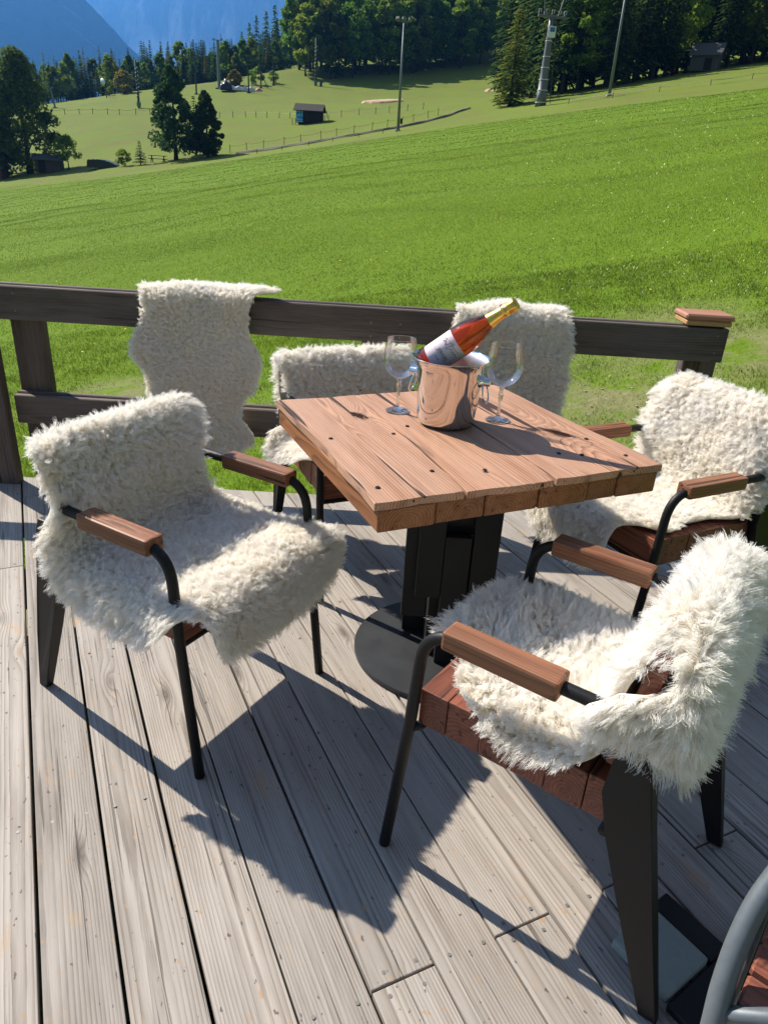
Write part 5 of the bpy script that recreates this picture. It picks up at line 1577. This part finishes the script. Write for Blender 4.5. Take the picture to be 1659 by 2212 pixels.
# snow making gear under white tarpaulin
gr = empty('snow_gear', gpos(-34.2, 168, 0), R(6)); tag(gr, 'long row of snow making gear under white and pink tarpaulin on the slope', 'covered gear')
lumpy('white_tarpaulin', 40, 14, lambda u, v: np.stack([u * 2.6 + .4, v * .9, (.75 + .12 * np.sin(u * 13)) * np.clip((1 - np.abs(v)) / .5, 0, 1) ** .6 * np.clip((1 - np.abs(u)) * 8, 0, 1)], -1), M['tarpw'], gr)
lumpy('pink_tarpaulin', 16, 14, lambda u, v: np.stack([u * .7 + 3.5, v * .9, .75 * np.clip(1 - u * u, 0, 1) ** .5 * np.clip((1 - np.abs(v)) / .5, 0, 1) ** .6], -1), M['tarpr'], gr)
lumpy('dark_heap', 20, 16, lambda u, v: np.stack([u * 1.3 - 3.0, v * 1.2, (1.75 - .3 * np.sin(u * 7 + v * 3)) * np.clip(1 - u * u, 0, 1) ** .6 * np.clip(1 - v * v, 0, 1) ** .5], -1), M['tarpb'], gr)
# lift poles
def pole(name, x, y, h, r, label, mat='darkmetal', arm=0.0, brace=False, group=None, lean=0.0):
    o = empty(name, gpos(x, y, -.05)); tag(o, label, 'pole', group)
    bm = bmesh.new(); bar(bm, (0, 0, 0), (lean, 0, h), r, 8, r * .8); bmobj('shaft', bm, M[mat], o)
    bm = bmesh.new(); lathe(bm, [(0, 0), (r * 2.4, 0), (r * 2.4, .18), (0, .2)], 10); bmobj('foot', bm, M['concrete'] if mat != 'darkmetal' else M['darkmetal'], o)
    if arm:
        bm = bmesh.new(); box(bm, (lean - arm, -.06, h - .05), (lean + arm, .06, h + .08), .01); bmobj('arm', bm, M[mat], o)
        for s in (-1, 1):
            bm = bmesh.new(); lathe(bm, [(0, -.05), (.16, -.05), (.12, 0), (.16, .05), (0, .05)], 10); bmobj('roller', bm, M[mat], o, loc=(lean + s * arm * .85, 0, h + .16), rot=(R(90), 0, 0))
    if brace:
        bm = bmesh.new(); bar(bm, (1.5, 0, 0), (lean + .1, 0, h * .82), r * .6, 6); bmobj('brace', bm, M[mat], o)
    return o
G1 = 'drag lift posts on the slope'
pole('lift_post', -42.68, 165, 3.9, .17, 'plain dark drag lift post left of the snow making gear', group=G1)
pole('lift_post', -32.15, 165, 4.8, .16, 'dark T shaped drag lift post in front of the snow making gear', arm=.9, group=G1)
pole('lift_post', -32.6, 171, 3.2, .10, 'thin short post rising behind the snow making gear', group=G1)
pole('lift_post', -31.1, 173, 3.3, .14, 'braced dark drag lift post with a box top right of the snow making gear', arm=.5, brace=True, group=G1)
pole('lift_post', -29.33, 178, 4.4, .15, 'uppermost T shaped drag lift post right of the snow making gear', arm=.7, group=G1)
pole('lift_pylon', -39.63, 172, 8.6, .36, 'thick grey pylon standing before the forest behind the snow making gear', mat='pole', arm=1.0)
pole('utility_pole', -69.47, 160, 3.4, .20, 'leaning wooden utility pole at the left carrying wires', mat='pole', arm=.5, lean=-.5)
def padded(x, y, h, label):
    o = empty('padded_mast', gpos(x, y, -.05)); tag(o, label, 'mast')
    bm = bmesh.new(); bar(bm, (0, 0, 0), (0, 0, h), .22, 8, .16); bmobj('mast', bm, simple('dark_green_mast', (.03, .07, .055), .7, 0, .3, .2, 3), o, smooth=True)
    bm = bmesh.new(); pts = [(.25 * math.cos(a), .25 * math.sin(a), .9 + a * .115 * h / 9) for a in np.linspace(0, 9.5 * 6.283, 190)]
    pts = [p for p in pts if p[2] < h - .1]
    tube(bm, pts, .055, 5); bmobj('spiral_band', bm, M['polew'], o, smooth=True)
    bm = bmesh.new(); box(bm, (-.30, -.35, .25), (.30, .35, 1.0), .04); bmobj('control_box', bm, simple('green_box', (.10, .2, .15), .6), o)
    return o
padded(-20.47, 180, 8.8, 'tall mast wound with a pale spiral before the central wood')
padded(-49.54, 150, 7.6, 'tall mast wound with a pale spiral left of the tall pine')
bm = bmesh.new(); box(bm, (-.25, -.25, 0), (.25, .25, .95), .03); tag(bmobj('barrel', bm, M['darkmetal'], None, loc=gpos(-19.2, 179, -.02)), 'small dark bin beside the right spiral mast', 'bin')
ds = empty('reflector_post', gpos(-62.0, 168, -.05)); tag(ds, 'post with a tilted pale oval dish at the left of the far meadow', 'dish post')
bm = bmesh.new(); bar(bm, (0, 0, 0), (0, 0, 3.3), .10, 8); bmobj('shaft', bm, M['darkmetal'], ds)
bm = bmesh.new(); lathe(bm, [(0, .12), (.5, .06), (.85, -.06), (.80, -.08), (0, .04)], 24); bmobj('dish', bm, M['white'], ds, loc=(-.45, -.2, 3.0), rot=(R(62), R(-50), 0)).scale = (.5, .95, 1)
kk = hut('pump_box', -46.5, 156, R(5), .9, .9, 1.6, .2, M['polew'], M['roofgrey'], 'small pale pump box half hidden left of the tall pine', .1, 'pump box')
# wires
def wire(name, pts, r, label):
    bm = bmesh.new(); P = []
    for a, b in zip(pts, pts[1:]):
        a, b = Vector(a), Vector(b)
        for q in range(14):
            t = q / 14; p = a.lerp(b, t); p.z -= 4 * t * (1 - t) * (a - b).length * .012; P.append(p)
    P.append(Vector(pts[-1])); tube(bm, P, r, 5)
    tag(bmobj(name, bm, M['polew']), label, 'wire')
z_ = gz1(-69.47, 160)
wire('power_line', [(-92, 128, gz1(-92, 128) + 5.6), (-69.95, 160, z_ + 3.45), (-42.8, 168, gz1(-42.68, 165) + 4.9)], .022, 'upper thin wire crossing the large left tree to the utility pole')
wire('power_line', [(-92, 127, gz1(-92, 128) + 5.0), (-69.6, 160, z_ + 3.0), (-42.8, 167, gz1(-42.68, 165) + 3.9)], .022, 'lower thin wire crossing the large left tree to the utility pole')

# meadow fences: posts with a rope between
def post_fence(name, pts, n, label, h=1.0, rope=True, r=.05, sag=.06, roper=.025):
    P = np.array(pts, float); d = np.r_[0, np.cumsum(np.linalg.norm(np.diff(P, axis=0), axis=1))]
    S_ = np.linspace(0, d[-1], n); xs = np.interp(S_, d, P[:, 0]); ys = np.interp(S_, d, P[:, 1])
    o = empty(name, gpos(xs[0], ys[0])); tag(o, label, 'fence')
    base_ = Vector(o.location)
    bm = bmesh.new(); box(bm, (-r, -r, -.1), (r, r, h), .01); me = bpy.data.meshes.new('post'); bm.to_mesh(me); bm.free(); me.materials.append(M['postwood'])
    tops = []
    for x_, y_ in zip(xs, ys):
        p = Vector(gpos(x_ + rt_.uniform(-.2, .2), y_)) - base_
        link('post', me, o, loc=p, rot=(rt_.uniform(-.08, .08), rt_.uniform(-.08, .08), 0)); tops.append(p + Vector((0, 0, h * .85)))
    if rope:
        bm = bmesh.new(); Q = []
        for a, b in zip(tops, tops[1:]):
            for q in range(4): t = q / 4; p = a.lerp(b, t); p.z -= sag * 4 * t * (1 - t) * 2; Q.append(p)
        Q.append(tops[-1]); tube(bm, Q, roper, 5); bmobj('rope', bm, M['rope'] if rope == 'pale' else M['postwood'], o)
    return o
def at(u, v, y):   # fence line points listed as bearing pairs already turned into plan positions
    return (u, v)
post_fence('track_fence', [(-21.5, 97), (-17.2, 97), (-12, 98), (-7, 100), (-1, 103), (4, 108)], 14, 'stake fence along the gravel track in front of the ski hut', .9, True, .035, .06, .012)
post_fence('rope_fence', [(-16.5, 89), (-11, 88.5), (-6, 88.5), (-2.5, 89)], 6, 'low pale rope fence on the near side of the gravel track', .45, 'pale', .03, .05, .03)
post_fence('slope_fence', [(-33, 133), (-26, 131), (-20, 127), (-15, 123), (-10, 122), (-4, 122), (2, 121)], 17, 'thin post and rope fence crossing the slope behind the ski hut', .9, 'pale', .04, .06, .02)
post_fence('slope_fence', [(-66, 150), (-58, 147), (-50, 143), (-42, 140), (-36, 136)], 11, 'thin post fence crossing the left slope below the dish post', .9, True, .045)
post_fence('rope_fence', [(16, 84), (22, 82), (29, 81), (37, 82), (46, 84)], 8, 'low pale rope fence along the top of the bright field on the right', .5, 'pale', .03, .05, .03)
# bare soil patches and the track lie just above the turf
def patch(name, pts, mat, label, lift=.05):
    P = np.array(pts, float); c_ = P.mean(0); V = [[*c_, 0]]; n = 40; m_ = len(P)
    B_ = [P[(q * m_ // n) % m_] * (1 - (q * m_ / n) % 1) + P[(q * m_ // n + 1) % m_] * ((q * m_ / n) % 1) for q in range(n)]
    V = []; 
    for rr_ in (0.001, .35, .7, .9, 1.0):
        for q in range(n):
            p = c_ + (B_[q] - c_) * rr_ * (1 + .10 * math.sin(q * 2.3) + .06 * math.sin(q * 5.1)); V.append((p[0], p[1], 0))
    V = np.array(V); V[:, 2] = gz(V[:, 0], V[:, 1]) + lift + .25
    V[-n:, 2] -= .30
    i, j = np.meshgrid(np.arange(4), np.arange(n), indexing='ij')
    f = np.stack([i * n + j, i * n + (j + 1) % n, (i + 1) * n + (j + 1) % n, (i + 1) * n + j], -1).reshape(-1, 4)
    me = npmesh(name, V, f[:, ::-1], 4); smooth_me(me)
    tag(link(name, me, None, mat), label, kind='structure')
patch('soil_patch', [(-8.4, 147), (-5, 146.5), (-1.2, 148.5), (-1.5, 152), (-4.5, 152.5), (-8, 150)], M['sand'], 'bare sandy patch on the slope')
patch('soil_patch', [(15.0, 163), (18, 162.5), (20.5, 165), (18, 168), (15, 166)], M['sand'], 'bare sandy patch by the dark forest')
def ribbon(name, pts, w, mat, label, lift=.10):
    P = smoothcurve(np.arange(len(pts)), np.array(pts, float), np.linspace(0, len(pts) - 1, 60))
    T_ = np.gradient(P, axis=0); T_ /= np.linalg.norm(T_, axis=1, keepdims=True); Nn = np.stack([-T_[:, 1], T_[:, 0]], 1)
    ww = w * (1 + .25 * np.sin(np.arange(60) * .9))[:, None]
    V = np.stack([P - Nn * ww, P - Nn * ww * .5, P + Nn * ww * .5, P + Nn * ww], 1).reshape(-1, 2)
    Z_ = gz(V[:, 0], V[:, 1]).reshape(60, 4) + lift + np.array([-.12, .16, .16, -.12])
    V = np.concatenate([V, Z_.reshape(-1, 1)], 1)
    i, j = np.meshgrid(np.arange(59), np.arange(3), indexing='ij')
    f = np.stack([i * 4 + j, i * 4 + j + 1, (i + 1) * 4 + j + 1, (i + 1) * 4 + j], -1).reshape(-1, 4)
    me = npmesh(name, V, f, 4); smooth_me(me)
    tag(link(name, me, None, mat), label, kind='structure')
ribbon('gravel_track', [(-20, 94.5), (-14, 94), (-8, 95), (-2, 98.5), (4, 104), (8, 110)], .38, M['path'], 'gravel track curving up the meadow')
